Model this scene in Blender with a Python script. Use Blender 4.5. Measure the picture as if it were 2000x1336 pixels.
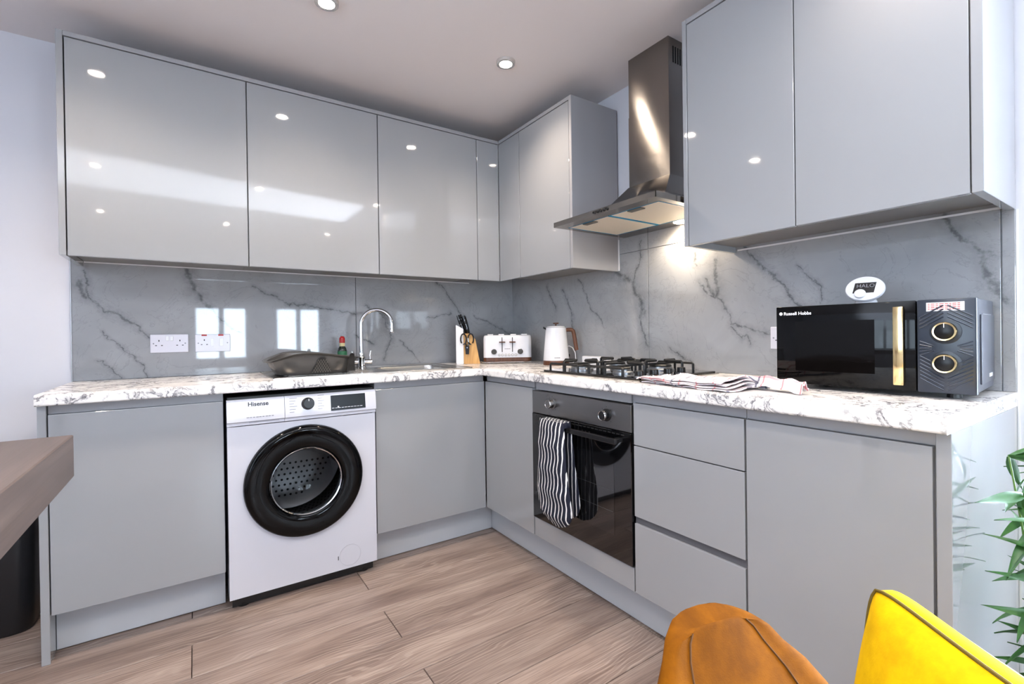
import bpy, bmesh, math, random
from mathutils import Vector, Matrix
random.seed(7)
for o in list(bpy.data.objects): bpy.data.objects.remove(o)
SC = bpy.context.scene
COL = SC.collection
PI = math.pi

# ------------------------------------------------------------------ camera
CAM = Vector((-1.8718, -2.7758, 1.0867)); YAW, PITCH, ROLL, FPX = -0.5947, -0.0047, -0.0140, 922.9
fwd = Vector((-math.sin(YAW)*math.cos(PITCH), math.cos(YAW)*math.cos(PITCH), math.sin(PITCH)))
rgt = Vector((math.cos(YAW), math.sin(YAW), 0)); upv = rgt.cross(fwd)
r2 = rgt*math.cos(ROLL)+upv*math.sin(ROLL); u2 = upv*math.cos(ROLL)-rgt*math.sin(ROLL)
cd = bpy.data.cameras.new('camera'); cam = bpy.data.objects.new('camera', cd); COL.objects.link(cam)
cam.matrix_world = Matrix(((r2.x, u2.x, -fwd.x, CAM.x), (r2.y, u2.y, -fwd.y, CAM.y), (r2.z, u2.z, -fwd.z, CAM.z), (0, 0, 0, 1)))
cd.sensor_width = 36; cd.lens = 36*FPX/2000; cd.shift_x = -4.42/2000; cd.shift_y = -11.05/2000
cd.clip_start = 0.02
SC.camera = cam

# ------------------------------------------------------------------ world, daylight, exposure
W = bpy.data.worlds.new('daylight'); SC.world = W; W.use_nodes = True
bg = W.node_tree.nodes['Background']; bg.inputs[0].default_value = (0.74, 0.86, 1.0, 1); bg.inputs[1].default_value = 2.2
SC.view_settings.view_transform = 'Standard'; SC.view_settings.look = 'None'
SC.view_settings.gamma = 1; SC.view_settings.use_curve_mapping = False
SC.view_settings.exposure = 0.79
def area(name, loc, rot, sx, sy, power, col):
    l = bpy.data.lights.new(name, 'AREA'); l.shape = 'RECTANGLE'; l.size = sx; l.size_y = sy; l.energy = power; l.color = col
    o = bpy.data.objects.new(name, l); COL.objects.link(o); o.location = loc; o.rotation_euler = rot
    return o
ZC = 2.36
REAR, LEFT = -5.6, -4.2
DAY = (0.78, 0.88, 1.0)
# area lights added for daylight (assumed right and left windows, two rear windows)
area('daylight_assumed_right_window', (0.10, -3.035, 1.15), (0, PI/2, 0), 1.9, .78, 145, DAY)
area('daylight_rear_window_a', (-1.535, REAR-0.10, 1.35), (PI/2, 0, 0), 0.7, 1.2, 40, DAY)
area('daylight_rear_window_b', (-0.46, REAR-0.10, 1.35), (PI/2, 0, 0), 0.7, 1.2, 40, DAY)
area('daylight_assumed_left_window', (LEFT-0.10, -2.9, 1.4), (0, -PI/2, 0), 1.4, 1.8, 30, DAY)
# added unseen light outside, below floor level, through the right-hand window, streaking the ceiling
area('added_streak_light', (8.0, -4.25, -2.7), Vector((-10.0, 1.6, 5.0)).to_track_quat('-Z', 'Y').to_euler(), .6, .6, 11000, (0.80, 0.89, 1.0))
SPOT_POWER = 25.0
SPOT_COL = (1.0, 0.83, 0.66)

# ------------------------------------------------------------------ helpers
def lin(c):
    if isinstance(c, str):
        c = [int(c[i:i+2], 16)/255 for i in (0, 2, 4)]
        c = [x/12.92 if x <= .04045 else ((x+.055)/1.055)**2.4 for x in c]
    return (*c, 1.0)
def nodes(name):
    m = bpy.data.materials.new(name); m.use_nodes = True
    return m, m.node_tree, m.node_tree.nodes['Principled BSDF']
def pbr(name, col, rough=.5, metal=0.0, spec=.5, coat=0.0, bump=None, var=0.0, vscale=6, emit=None, aniso=0, sheen=0):
    m, nt, b = nodes(name)
    b.inputs['Base Color'].default_value = lin(col); b.inputs['Roughness'].default_value = rough
    b.inputs['Metallic'].default_value = metal; b.inputs['Specular IOR Level'].default_value = spec
    b.inputs['Coat Weight'].default_value = coat; b.inputs['Coat Roughness'].default_value = .03
    if aniso: b.inputs['Anisotropic'].default_value = aniso
    if sheen:
        b.inputs['Sheen Weight'].default_value = sheen; b.inputs['Sheen Roughness'].default_value = .35
        b.inputs['Sheen Tint'].default_value = lin(col)
    if emit: b.inputs['Emission Color'].default_value = lin(emit[0]); b.inputs['Emission Strength'].default_value = emit[1]
    if var or bump:
        tc = nt.nodes.new('ShaderNodeTexCoord'); nz = nt.nodes.new('ShaderNodeTexNoise')
        nz.inputs['Scale'].default_value = vscale; nz.inputs['Detail'].default_value = 6
        nt.links.new(tc.outputs['Object'], nz.inputs['Vector'])
        if var:
            mx = nt.nodes.new('ShaderNodeMix'); mx.data_type = 'RGBA'
            c = lin(col); mx.inputs[6].default_value = tuple(x*(1-var) for x in c[:3])+(1,); mx.inputs[7].default_value = tuple(min(1, x*(1+var)) for x in c[:3])+(1,)
            nt.links.new(nz.outputs[0], mx.inputs[0]); nt.links.new(mx.outputs[2], b.inputs['Base Color'])
        if bump:
            bp = nt.nodes.new('ShaderNodeBump'); bp.inputs['Strength'].default_value = bump; bp.inputs['Distance'].default_value = .004
            nt.links.new(nz.outputs[0], bp.inputs['Height']); nt.links.new(bp.outputs[0], b.inputs['Normal'])
    return m
class NT:
    def __init__(s, nt): s.nt = nt
    def n(s, t, **k):
        x = s.nt.nodes.new('ShaderNode'+t)
        for a, v in k.items(): setattr(x, a, v)
        return x
    def put(s, sock, v):
        if hasattr(v, 'links'): s.nt.links.new(v, sock)
        else: sock.default_value = v
    def math(s, op, a, b=0.0, c=None, clamp=False):
        x = s.n('Math', operation=op, use_clamp=clamp); s.put(x.inputs[0], a); s.put(x.inputs[1], b)
        if c is not None: s.put(x.inputs[2], c)
        return x.outputs[0]
    def vm(s, op, a, b=None, sc=None):
        x = s.n('VectorMath', operation=op); s.put(x.inputs[0], a)
        if b is not None: s.put(x.inputs[1], b)
        if sc is not None: s.put(x.inputs['Scale'], sc)
        return x.outputs['Value'] if op in ('LENGTH', 'DOT_PRODUCT', 'DISTANCE') else x.outputs['Vector']
    def noise(s, v, scale, detail=4, rough=.5, dist=0.0, color=False):
        x = s.n('TexNoise'); s.put(x.inputs['Vector'], v); x.inputs['Scale'].default_value = scale; x.inputs['Detail'].default_value = detail
        x.inputs['Roughness'].default_value = rough; x.inputs['Distortion'].default_value = dist
        return x.outputs[1 if color else 0]
    def ramp(s, f, stops):
        x = s.n('ValToRGB'); s.put(x.inputs[0], f); e = x.color_ramp.elements
        while len(e) < len(stops): e.new(.5)
        for i, (p, c) in enumerate(stops): e[i].position = p; e[i].color = lin(c) if not isinstance(c, (int, float)) else (c, c, c, 1)
        return x.outputs[0]
    def mix(s, f, a, b):
        x = s.n('Mix', data_type='RGBA'); s.put(x.inputs[0], f)
        s.put(x.inputs[6], lin(a) if isinstance(a, str) else a); s.put(x.inputs[7], lin(b) if isinstance(b, str) else b)
        return x.outputs[2]
    def smooth(s, v, lo, hi, o0, o1):
        x = s.n('MapRange', interpolation_type='SMOOTHSTEP'); s.put(x.inputs[0], v); s.put(x.inputs[1], lo); s.put(x.inputs[2], hi); s.put(x.inputs[3], o0); s.put(x.inputs[4], o1)
        return x.outputs[0]

# ------------------------------------------------------------------ mesh builder
class MB:
    def __init__(s): s.bm = bmesh.new()
    def box(s, a, b, bev=0.0, seg=1):
        x0, y0, z0 = (min(a[i], b[i]) for i in range(3)); x1, y1, z1 = (max(a[i], b[i]) for i in range(3))
        t = bmesh.new(); bmesh.ops.create_cube(t, size=1)
        for v in t.verts: v.co = Vector(((x0+x1)/2+v.co.x*(x1-x0), (y0+y1)/2+v.co.y*(y1-y0), (z0+z1)/2+v.co.z*(z1-z0)))
        if bev: bmesh.ops.bevel(t, geom=t.edges[:], offset=bev, segments=seg, affect='EDGES', profile=.5)
        return s.merge(t)
    def merge(s, t, M=None):
        if M is not None: bmesh.ops.transform(t, matrix=M, verts=t.verts)
        me = bpy.data.meshes.new('t'); t.to_mesh(me); t.free(); s.bm.from_mesh(me); bpy.data.meshes.remove(me)
        return s
    def lathe(s, prof, n=32, M=None, cap0=True, cap1=True):
        # prof: list of (r, z)
        t = bmesh.new(); rings = []
        for r, z in prof:
            rings.append([t.verts.new((r*math.cos(2*PI*i/n), r*math.sin(2*PI*i/n), z)) for i in range(n)])
        for a, b in zip(rings, rings[1:]):
            for i in range(n): t.faces.new((a[i], a[(i+1) % n], b[(i+1) % n], b[i]))
        if cap0: t.faces.new(rings[0][::-1])
        if cap1: t.faces.new(rings[-1])
        return s.merge(t, M)
    def tube(s, pts, r, n=10, closed=False, cap=True):
        pts = [Vector(p) for p in pts]; R = r if isinstance(r, (list, tuple)) else [r]*len(pts)
        t = bmesh.new(); rings = []; N = len(pts); up = None
        for i, p in enumerate(pts):
            if closed: d = (pts[(i+1) % N]-pts[i-1]).normalized()
            else: d = ((pts[i+1] if i+1 < N else p)-(pts[i-1] if i else p)).normalized()
            if up is None:
                up = Vector((0, 0, 1)) if abs(d.z) < .9 else Vector((1, 0, 0))
            a = d.cross(up).normalized(); b = a.cross(d).normalized(); up = b
            rings.append([t.verts.new(p+(a*math.cos(2*PI*k/n)+b*math.sin(2*PI*k/n))*R[i]) for k in range(n)])
        for i in range(N if closed else N-1):
            a, b = rings[i], rings[(i+1) % N]
            for k in range(n): t.faces.new((a[k], a[(k+1) % n], b[(k+1) % n], b[k]))
        if cap and not closed: t.faces.new(rings[0][::-1]); t.faces.new(rings[-1])
        bmesh.ops.recalc_face_normals(t, faces=t.faces)
        return s.merge(t)
    def loft(s, rings, cap=True, closed=True):
        t = bmesh.new(); R = [[t.verts.new(p) for p in ring] for ring in rings]
        for a, b in zip(R, R[1:]):
            n = len(a)
            for i in range(n if closed else n-1): t.faces.new((a[i], a[(i+1) % n], b[(i+1) % n], b[i]))
        if cap: t.faces.new(R[0][::-1]); t.faces.new(R[-1])
        bmesh.ops.recalc_face_normals(t, faces=t.faces)
        return s.merge(t)
    def prism(s, poly, d, bev=0.0):
        # poly: list of 3D points (planar), extruded by vector d
        t = bmesh.new(); a = [t.verts.new(p) for p in poly]; b = [t.verts.new(Vector(p)+Vector(d)) for p in poly]
        n = len(a); t.faces.new(a[::-1]); t.faces.new(b)
        for i in range(n): t.faces.new((a[i], a[(i+1) % n], b[(i+1) % n], b[i]))
        bmesh.ops.recalc_face_normals(t, faces=t.faces)
        if bev: bmesh.ops.bevel(t, geom=t.edges[:], offset=bev, segments=2, affect='EDGES')
        return s.merge(t)
    def xf(s, M): bmesh.ops.transform(s.bm, matrix=M, verts=s.bm.verts); return s
    def build(s, name, mat, parent=None, smooth=False, world=True, angle=40):
        """coordinates are world ones; moved into the parent's frame (unrotated parents) unless world=False"""
        if parent is not None and world: bmesh.ops.translate(s.bm, vec=-base_of(parent), verts=s.bm.verts)
        me = bpy.data.meshes.new(name); s.bm.normal_update(); s.bm.to_mesh(me); s.bm.free()
        if smooth:
            for p in me.polygons: p.use_smooth = True
            try: me.set_sharp_from_angle(angle=math.radians(angle))
            except Exception: pass
        me.materials.append(mat)
        o = bpy.data.objects.new(name, me); COL.objects.link(o)
        if parent is None:
            if world:   # put the origin at the base centre
                c = [ (min(v.co[i] for v in me.vertices)+max(v.co[i] for v in me.vertices))/2 for i in (0, 1)]
                z = min(v.co.z for v in me.vertices); off = Vector((c[0], c[1], z)); me.transform(Matrix.Translation(-off)); o.location = off
        else: o.parent = parent
        return o
def base_of(o):
    v = Vector((0, 0, 0))
    while o is not None: v += o.location; o = o.parent
    return v
def tag(o, label, cat, group=None, kind=None):
    o['label'] = label; o['category'] = cat
    if group: o['group'] = group
    if kind: o['kind'] = kind
    return o
def thing(name, label, cat, loc, rz=0, group=None):
    o = bpy.data.objects.new(name, None); COL.objects.link(o); o.location = loc; o.rotation_euler = (0, 0, rz)
    o.empty_display_size = .1
    return tag(o, label, cat, group)
def struct(o): o['kind'] = 'structure'; return o
def copy_tree(o, parent=None):
    c = o.copy(); COL.objects.link(c); c.parent = parent
    for ch in list(o.children): copy_tree(ch, c)
    return c
def text(s, size, mat, name, parent, M, depth=.0004, align='LEFT', bold=0.0):
    cu = bpy.data.curves.new('txt', 'FONT'); cu.body = s; cu.size = size; cu.extrude = depth; cu.align_x = align; cu.offset = bold
    cu.resolution_u = 3
    to = bpy.data.objects.new('txt', cu); COL.objects.link(to); bpy.context.view_layer.update()
    me = bpy.data.meshes.new_from_object(to.evaluated_get(bpy.context.evaluated_depsgraph_get()))
    bpy.data.objects.remove(to); bpy.data.curves.remove(cu)
    me.name = name; me.transform(M); me.materials.clear(); me.materials.append(mat)
    o = bpy.data.objects.new(name, me); COL.objects.link(o); o.parent = parent
    return o
def B(a, b, name, mat, parent=None, bev=0.0, seg=1): return MB().box(a, b, bev, seg).build(name, mat, parent)
FACE_Y = Matrix(((1, 0, 0, 0), (0, 0, -1, 0), (0, 1, 0, 0), (0, 0, 0, 1)))      # local z -> -y
FACE_X = Matrix(((0, 0, -1, 0), (-1, 0, 0, 0), (0, 1, 0, 0), (0, 0, 0, 1)))     # local x -> -y, y -> z, z -> -x
def T(x, y, z): return Matrix.Translation((x, y, z))

# ------------------------------------------------------------------ materials
M_wall = pbr('wall_paint', 'D3D2D8', .6, bump=.04, vscale=60)
M_ceil = pbr('ceiling_paint', 'E8E0DE', .7, bump=.03, vscale=50)
M_gloss = pbr('gloss_light_grey', '959699', .045, spec=.55, coat=.65)
M_carc = pbr('satin_light_grey', '98979A', .35)
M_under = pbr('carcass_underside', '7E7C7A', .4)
M_plinth = pbr('plinth_satin', 'B2B4B8', .25)
M_white = pbr('white_plastic', 'E6E4E6', .25)
M_wgloss = pbr('white_gloss_paint', 'D8D8DD', .2)
M_black = pbr('black_plastic', '0C0C0E', .35)
M_blacksoft = pbr('black_glass_dim', '060607', .05, spec=.22)
M_blackgl = pbr('black_gloss', '08080A', .04, spec=.6, coat=.5)
M_dark = pbr('dark_void', '101012', .8)
M_chrome = pbr('chrome', 'D8D8DA', .06, metal=1)
M_gold = pbr('polished_brass', 'E6CB96', .13, metal=1)
M_iron = pbr('cast_iron', '121214', .45, bump=.2, vscale=300)
M_trim = pbr('silver_trim', 'D0D2D6', .2, metal=.6)
M_red = pbr('red_plastic', 'B01818', .35)
M_ring = pbr('downlight_ring', 'E0DCD8', .25, metal=.8)
M_lamp = pbr('lamp_face', 'FFFFFF', .5, emit=('FFEFDC', 140))
def mat_steel(name, col='9C9894', rough=.27, sc=(1, 1, 90), aniso=.6, rot=0.0):
    m, nt, b = nodes(name); N = NT(nt)
    b.inputs['Base Color'].default_value = lin(col); b.inputs['Metallic'].default_value = 1
    b.inputs['Anisotropic'].default_value = aniso; b.inputs['Anisotropic Rotation'].default_value = rot
    tc = N.n('TexCoord'); mp = N.n('Mapping'); mp.inputs['Scale'].default_value = sc; nt.links.new(tc.outputs['Object'], mp.inputs[0])
    f = N.noise(mp.outputs[0], 8, 4, .6); g = N.noise(tc.outputs['Object'], 5, 4, .6, 1.5)
    r = N.math('MULTIPLY_ADD', f, .10, rough-.05); r = N.math('MULTIPLY_ADD', g, .14, N.math('SUBTRACT', r, .07)); nt.links.new(r, b.inputs['Roughness'])
    return m
M_steel = mat_steel('brushed_steel', '8A8580', rough=.19, aniso=.93, rot=.25)
M_steel_x = mat_steel('brushed_steel_sink', 'B8B4AE', .24, (1, 60, 1))
M_steel_o = mat_steel('oven_steel', '8E8C8C', .3, (60, 1, 1))
def mat_filter():
    m, nt, b = nodes('filter_mesh'); N = NT(nt); tc = N.n('TexCoord')
    ch = N.n('TexChecker'); ch.inputs['Scale'].default_value = 420; nt.links.new(tc.outputs['Object'], ch.inputs[0])
    nt.links.new(N.mix(ch.outputs['Fac'], 'E8DECE', 'D0C4B0'), b.inputs['Base Color'])
    b.inputs['Metallic'].default_value = .1; b.inputs['Roughness'].default_value = .45
    return m
M_filter = mat_filter()
M_film = pbr('blue_film', '0E7FA8', .25)
def mat_glass(name, tint='FFFFFF', ior=1.5):
    m, nt, b = nodes(name); N = NT(nt); nt.nodes.remove(b); out = nt.nodes['Material Output']
    tr = N.n('BsdfTransparent'); tr.inputs[0].default_value = lin(tint); gl = N.n('BsdfGlossy'); gl.inputs['Roughness'].default_value = .02
    lw = N.n('Fresnel'); lw.inputs[0].default_value = ior; mx = N.n('MixShader')
    nt.links.new(lw.outputs[0], mx.inputs[0]); nt.links.new(tr.outputs[0], mx.inputs[1]); nt.links.new(gl.outputs[0], mx.inputs[2]); nt.links.new(mx.outputs[0], out.inputs[0])
    return m
M_glass = mat_glass('clear_glass', 'C8C9C8', 1.22)
M_pane = mat_glass('window_glass', 'F4F8FA')

def vein_nodes(N, P, veins):
    """P: 2-D position vector socket; veins: [(points, width)] -> mask 0..1 (1 in the vein's core)"""
    best = None
    for pts, w in veins:
        for (a, b) in zip(pts, pts[1:]):
            A = (a[0], a[1], 0); D = (b[0]-a[0], b[1]-a[1], 0); L2 = max(1e-6, D[0]**2+D[1]**2)
            pa = N.vm('SUBTRACT', P, A); h = N.math('MULTIPLY', N.vm('DOT_PRODUCT', pa, D), 1/L2, clamp=True)
            q = N.vm('SCALE', D, sc=h); d = N.math('MULTIPLY', N.vm('DISTANCE', pa, q), 1/w)
            best = d if best is None else N.math('MINIMUM', best, d)
    return best
def mat_tile(name, axis, veins):
    m, nt, b = nodes(name); N = NT(nt)
    g = N.n('NewGeometry'); sp = N.n('SeparateXYZ'); nt.links.new(g.outputs['Position'], sp.inputs[0])
    cb = N.n('CombineXYZ'); nt.links.new(sp.outputs[axis], cb.inputs[0]); nt.links.new(sp.outputs['Z'], cb.inputs[1])
    P0 = cb.outputs[0]
    ns = N.noise(P0, 9, 5, .65, color=True); ns2 = N.noise(P0, 60, 3, .6, color=True)
    P = N.vm('ADD', P0, N.vm('SCALE', N.vm('SUBTRACT', ns, (.5, .5, .5)), sc=.085)); P = N.vm('ADD', P, N.vm('SCALE', N.vm('SUBTRACT', ns2, (.5, .5, .5)), sc=.012))
    sp2 = N.n('SeparateXYZ'); nt.links.new(P, sp2.inputs[0]); cb2 = N.n('CombineXYZ'); nt.links.new(sp2.outputs[0], cb2.inputs[0]); nt.links.new(sp2.outputs[1], cb2.inputs[1])
    d = vein_nodes(N, cb2.outputs[0], veins)
    core = N.smooth(d, 0.0, 1.0, 1.0, 0.0); halo = N.smooth(d, 0.3, 4.5, 1.0, 0.0)
    brk = N.noise(P0, 26, 5, .7); brk = N.smooth(brk, .32, .62, .25, 1.0)
    core = N.math('MULTIPLY', core, brk)
    cloud = N.noise(P0, 3.2, 5, .6, 1.0)
    # faint secondary veins
    f2 = N.noise(P0, 4.0, 6, .6, 2.4); f2 = N.math('ABSOLUTE', N.math('SUBTRACT', f2, .5)); f2 = N.smooth(f2, 0.0, .014, .22, 0.0)
    base = N.ramp(cloud, [(.3, '949496'), (.7, 'A3A3A5')])
    c = N.mix(N.math('MULTIPLY', halo, N.math('MULTIPLY', brk, .46)), base, '6C6E72')
    c = N.mix(f2, c, '66686C'); c = N.mix(N.math('MULTIPLY', core, .72), c, '46484B')
    nt.links.new(c, b.inputs['Base Color']); b.inputs['Roughness'].default_value = .035; b.inputs['Specular IOR Level'].default_value = .55
    return m
def mat_marble():
    m, nt, b = nodes('marble_laminate'); N = NT(nt)
    g = N.n('NewGeometry'); P = g.outputs['Position']
    w = N.vm('ADD', P, N.vm('SCALE', N.vm('SUBTRACT', N.noise(P, 14, 5, .6, color=True), (.5, .5, .5)), sc=.07))
    a = N.noise(w, 13, 5, .62, .8); a = N.math('ABSOLUTE', N.math('SUBTRACT', a, .5))
    v = N.smooth(a, 0.0, .035, 1.0, 0.0); soft = N.smooth(a, 0.0, .12, 1.0, 0.0)
    k = N.smooth(N.noise(P, 7, 4, .6), .36, .56, 0.10, 1.0)
    v = N.math('MULTIPLY', v, k); soft = N.math('MULTIPLY', soft, k)
    c = N.mix(N.math('MULTIPLY', soft, .42), 'F0ECE8', '8E8C94'); c = N.mix(N.math('MULTIPLY', v, .85), c, '4E4C54')
    nt.links.new(c, b.inputs['Base Color']); b.inputs['Roughness'].default_value = .22
    return m
M_marble = mat_marble()
def mat_wood(name, c0, c1, c2, line, axis='X', rough=.33, s=1.0, rnd=True):
    m, nt, b = nodes(name); N = NT(nt)
    tc = N.n('TexCoord'); P = tc.outputs['Object']
    if rnd:
        oi = N.n('ObjectInfo'); cb = N.n('CombineXYZ'); k = oi.outputs['Random']
        nt.links.new(N.math('MULTIPLY', k, 37.0), cb.inputs[0]); nt.links.new(N.math('MULTIPLY', k, 91.0), cb.inputs[1]); nt.links.new(N.math('MULTIPLY', k, 13.0), cb.inputs[2])
        P = N.vm('ADD', P, cb.outputs[0])
    long_ = {'X': (1.0, 9.0, 9.0), 'Y': (9.0, 1.0, 9.0), 'Z': (9.0, 9.0, 1.0)}[axis]
    Q = N.vm('MULTIPLY', P, tuple(x*s for x in long_))
    a = N.noise(Q, 1.3, 5, .55, .6)
    rings = N.math('FRACT', N.math('MULTIPLY', N.noise(Q, .55, 2, .45, .35), 16))
    ln = N.smooth(N.math('ABSOLUTE', N.math('SUBTRACT', rings, .5)), .0, .5, 1.0, 0.0)
    fine = N.noise(N.vm('MULTIPLY', P, tuple(x*x*s*.55 for x in long_)), 5, 4, .65)
    c = N.ramp(a, [(.28, c0), (.5, c1), (.72, c2)])
    c = N.mix(N.math('MULTIPLY', ln, .42), c, line)
    c = N.mix(N.smooth(fine, .45, .75, 0.0, .45), c, c0)
    if rnd: 
        hs = N.n('HueSaturation'); nt.links.new(c, hs.inputs['Color']); nt.links.new(N.math('MULTIPLY_ADD', oi.outputs['Random'], .22, .90), hs.inputs['Value']); c = hs.outputs[0]
    nt.links.new(c, b.inputs['Base Color']); b.inputs['Roughness'].default_value = rough
    bp = N.n('Bump'); bp.inputs['Strength'].default_value = .12; bp.inputs['Distance'].default_value = .002
    nt.links.new(fine, bp.inputs['Height']); nt.links.new(bp.outputs[0], b.inputs['Normal'])
    return m
def mat_floor():
    m, nt, b = nodes('oak_laminate'); N = NT(nt)
    tc = N.n('TexCoord'); oi = N.n('ObjectInfo'); k = oi.outputs['Random']; cb = N.n('CombineXYZ')
    nt.links.new(N.math('MULTIPLY', k, 37.0), cb.inputs[0]); nt.links.new(N.math('MULTIPLY', k, 91.0), cb.inputs[1]); nt.links.new(N.math('MULTIPLY', k, 13.0), cb.inputs[2])
    P = N.vm('ADD', tc.outputs['Object'], cb.outputs[0]); sp = N.n('SeparateXYZ'); nt.links.new(P, sp.inputs[0])
    tone = N.noise(N.vm('MULTIPLY', P, (1.2, 7, 7)), 1.6, 4, .55, .4)
    warp = N.noise(N.vm('MULTIPLY', P, (1.5, 5.0, 5.0)), 1.0, 3, .5)
    ph = N.math('ADD', sp.outputs[1], N.math('MULTIPLY', warp, .26))
    ring = N.math('SINE', N.math('MULTIPLY', ph, 2*PI*62)); ring = N.smooth(ring, .1, 1.0, 0.0, 1.0)
    mask = N.smooth(N.noise(N.vm('MULTIPLY', P, (1.0, 3.2, 3.2)), 1.7, 2, .5), .40, .62, 0.05, 1.0)
    fib = N.noise(N.vm('MULTIPLY', P, (5.0, 260, 260)), 1.0, 3, .6)
    c = N.ramp(tone, [(.30, '6E5C54'), (.5, '948178'), (.70, 'AC9A90')])
    c = N.mix(N.math('MULTIPLY', N.math('MULTIPLY', ring, mask), .42), c, 'C8B7AB')
    c = N.mix(N.smooth(fib, .42, .70, 0.0, .55), c, '6C5A52'); c = N.mix(N.smooth(fib, .58, .30, 0.0, .30), c, 'BCA99C')
    kn = N.smooth(N.noise(N.vm('MULTIPLY', P, (2.2, 8, 8)), 1.0, 3, .5, .8), .70, .80, 0.0, .5); c = N.mix(kn, c, '5E4C44')
    hs = N.n('HueSaturation'); nt.links.new(c, hs.inputs['Color']); nt.links.new(N.math('MULTIPLY_ADD', k, .18, .74), hs.inputs['Value'])
    nt.links.new(hs.outputs[0], b.inputs['Base Color']); b.inputs['Roughness'].default_value = .36
    bp = N.n('Bump'); bp.inputs['Strength'].default_value = .15; bp.inputs['Distance'].default_value = .0015
    nt.links.new(fib, bp.inputs['Height']); nt.links.new(bp.outputs[0], b.inputs['Normal'])
    return m
M_floor = mat_floor()
M_table = mat_wood('brown_table_wood', '3E3029', '554640', '66554C', '493A33', 'Y', .4, 1.2, False)
M_block = mat_wood('bamboo_block', 'B98A4E', 'C99A5C', 'D6A968', 'A87A44', 'Z', .4, 2.0, False)
M_walnut = mat_wood('walnut', '4A2A18', '5E3720', '70452A', '3A2012', 'Z', .4, 3.0, False)
BACK_VEINS = [([(-2.278, 1.398), (-2.243, 1.265), (-2.201, 1.205), (-2.154, 1.196), (-2.045, 1.105)], 0.006), ([(-1.904, 1.43), (-1.859, 1.309), (-1.803, 1.235)], 0.016), ([(-1.803, 1.235), (-1.722, 1.139), (-1.678, 1.113)], 0.004), ([(-2.214, 1.13), (-2.102, 1.005), (-2.057, 0.899)], 0.004), ([(-2.23, 0.998), (-2.15, 0.914)], 0.004), ([(-1.629, 1.344), (-1.438, 1.27), (-1.255, 1.24), (-1.109, 1.219)], 0.006), ([(-0.602, 1.434), (-0.477, 1.301), (-0.404, 1.195)], 0.007), ([(-1.041, 1.262), (-0.93, 1.182), (-0.894, 1.074), (-0.94, 0.938)], 0.006), ([(-0.844, 1.049), (-0.707, 0.925)], 0.004), ([(-0.327, 1.209), (-0.126, 1.133), (-0.021, 1.078)], 0.005), ([(-1.097, 1.092), (-1.0, 1.04)], 0.006), ([(-0.658, 1.193), (-0.497, 1.227)], 0.004), ([(-2.292, 1.353), (-2.26, 1.276)], 0.012), ([(-0.951, 1.212), (-0.874, 1.136)], 0.012)]
RIGHT_VEINS = [([(-1.006, 1.404), (-1.114, 1.342), (-1.166, 1.213), (-1.178, 1.182)], 0.022), ([(-1.165, 1.175), (-1.177, 1.11), (-1.211, 1.021)], 0.009), ([(-1.175, 1.546), (-1.163, 1.471), (-1.121, 1.359)], 0.006), ([(-1.491, 1.305), (-1.553, 1.245), (-1.596, 1.22), (-1.631, 1.162), (-1.635, 1.116), (-1.717, 1.1), (-1.823, 1.066)], 0.007), ([(-1.579, 1.378), (-1.587, 1.234)], 0.014), ([(-1.534, 1.316), (-1.57, 1.24)], 0.01), ([(-1.71, 1.425), (-1.782, 1.337), (-1.878, 1.219), (-1.967, 1.162)], 0.007), ([(-0.403, 1.392), (-0.492, 1.234)], 0.006), ([(-0.563, 1.34), (-0.636, 1.206), (-0.661, 1.09)], 0.007), ([(-2.313, 1.451), (-2.368, 1.341), (-2.436, 1.287)], 0.009), ([(-2.416, 1.29), (-2.436, 1.201), (-2.446, 1.157)], 0.012), ([(-1.336, 1.005), (-1.439, 0.954), (-1.483, 0.916)], 0.005), ([(-1.639, 1.101), (-1.695, 1.054), (-1.729, 1.068), (-1.737, 1.033)], 0.006), ([(-1.916, 1.324), (-1.984, 1.242), (-1.992, 1.186)], 0.004), ([(-1.475, 1.453), (-1.489, 1.378)], 0.006), ([(-0.703, 1.403), (-0.787, 1.263), (-0.906, 1.115)], 0.004)]
M_tile_back = mat_tile('marble_tile_back', 'X', BACK_VEINS)
M_tile_right = mat_tile('marble_tile_right', 'Y', RIGHT_VEINS)

# ================================================================== STRUCTURE
fl = struct(B((LEFT, REAR, -.08), (.15, .12, -.012), 'floor', pbr('underlay', '3A322E', .8)))
PITCH_Y, LEN, TH = .1948, 1.38, .012
fb = base_of(fl)
plank_mesh = {}
def plank(x0, x1, y0, y1):
    key = (round(x1-x0, 3), round(y1-y0, 3))
    if key not in plank_mesh:
        m = MB().box((-(x1-x0)/2+.0013, -(y1-y0)/2+.0013, -TH), ((x1-x0)/2-.0013, (y1-y0)/2-.0013, 0), .0012)
        o = m.build('plank', M_floor, None, world=False); plank_mesh[key] = o.data
    else:
        o = bpy.data.objects.new('plank', plank_mesh[key]); COL.objects.link(o)
    o.parent = fl; o.location = Vector(((x0+x1)/2, (y0+y1)/2, 0))-fb
k = -3
while True:
    y1 = -.549-PITCH_Y*k; y0 = y1-PITCH_Y
    if y1 <= REAR: break
    y1c, y0c = min(y1, 0), max(y0, REAR)
    j = -1.268 if k % 2 == 0 else -1.895
    x = j-LEN*3
    while x < 0:
        a, b = max(x, LEFT), min(x+LEN, 0)
        if b-a > .02 and y1c-y0c > .01: plank(a, b, y0c, y1c)
        x += LEN
    k += 1
def wall(name, boxes, mat=M_wall):
    m = MB()
    for a, b in boxes: m.box(a, b)
    return struct(m.build(name, mat))
TW = .15
wb = wall('wall_back', [((LEFT-TW, 0, -.08), (TW, TW, ZC+.1))])
WR = (-3.45, -2.62, .12, 2.1)     # assumed window in the right wall, placed for its light:  y0,y1,z0,z1
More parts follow.
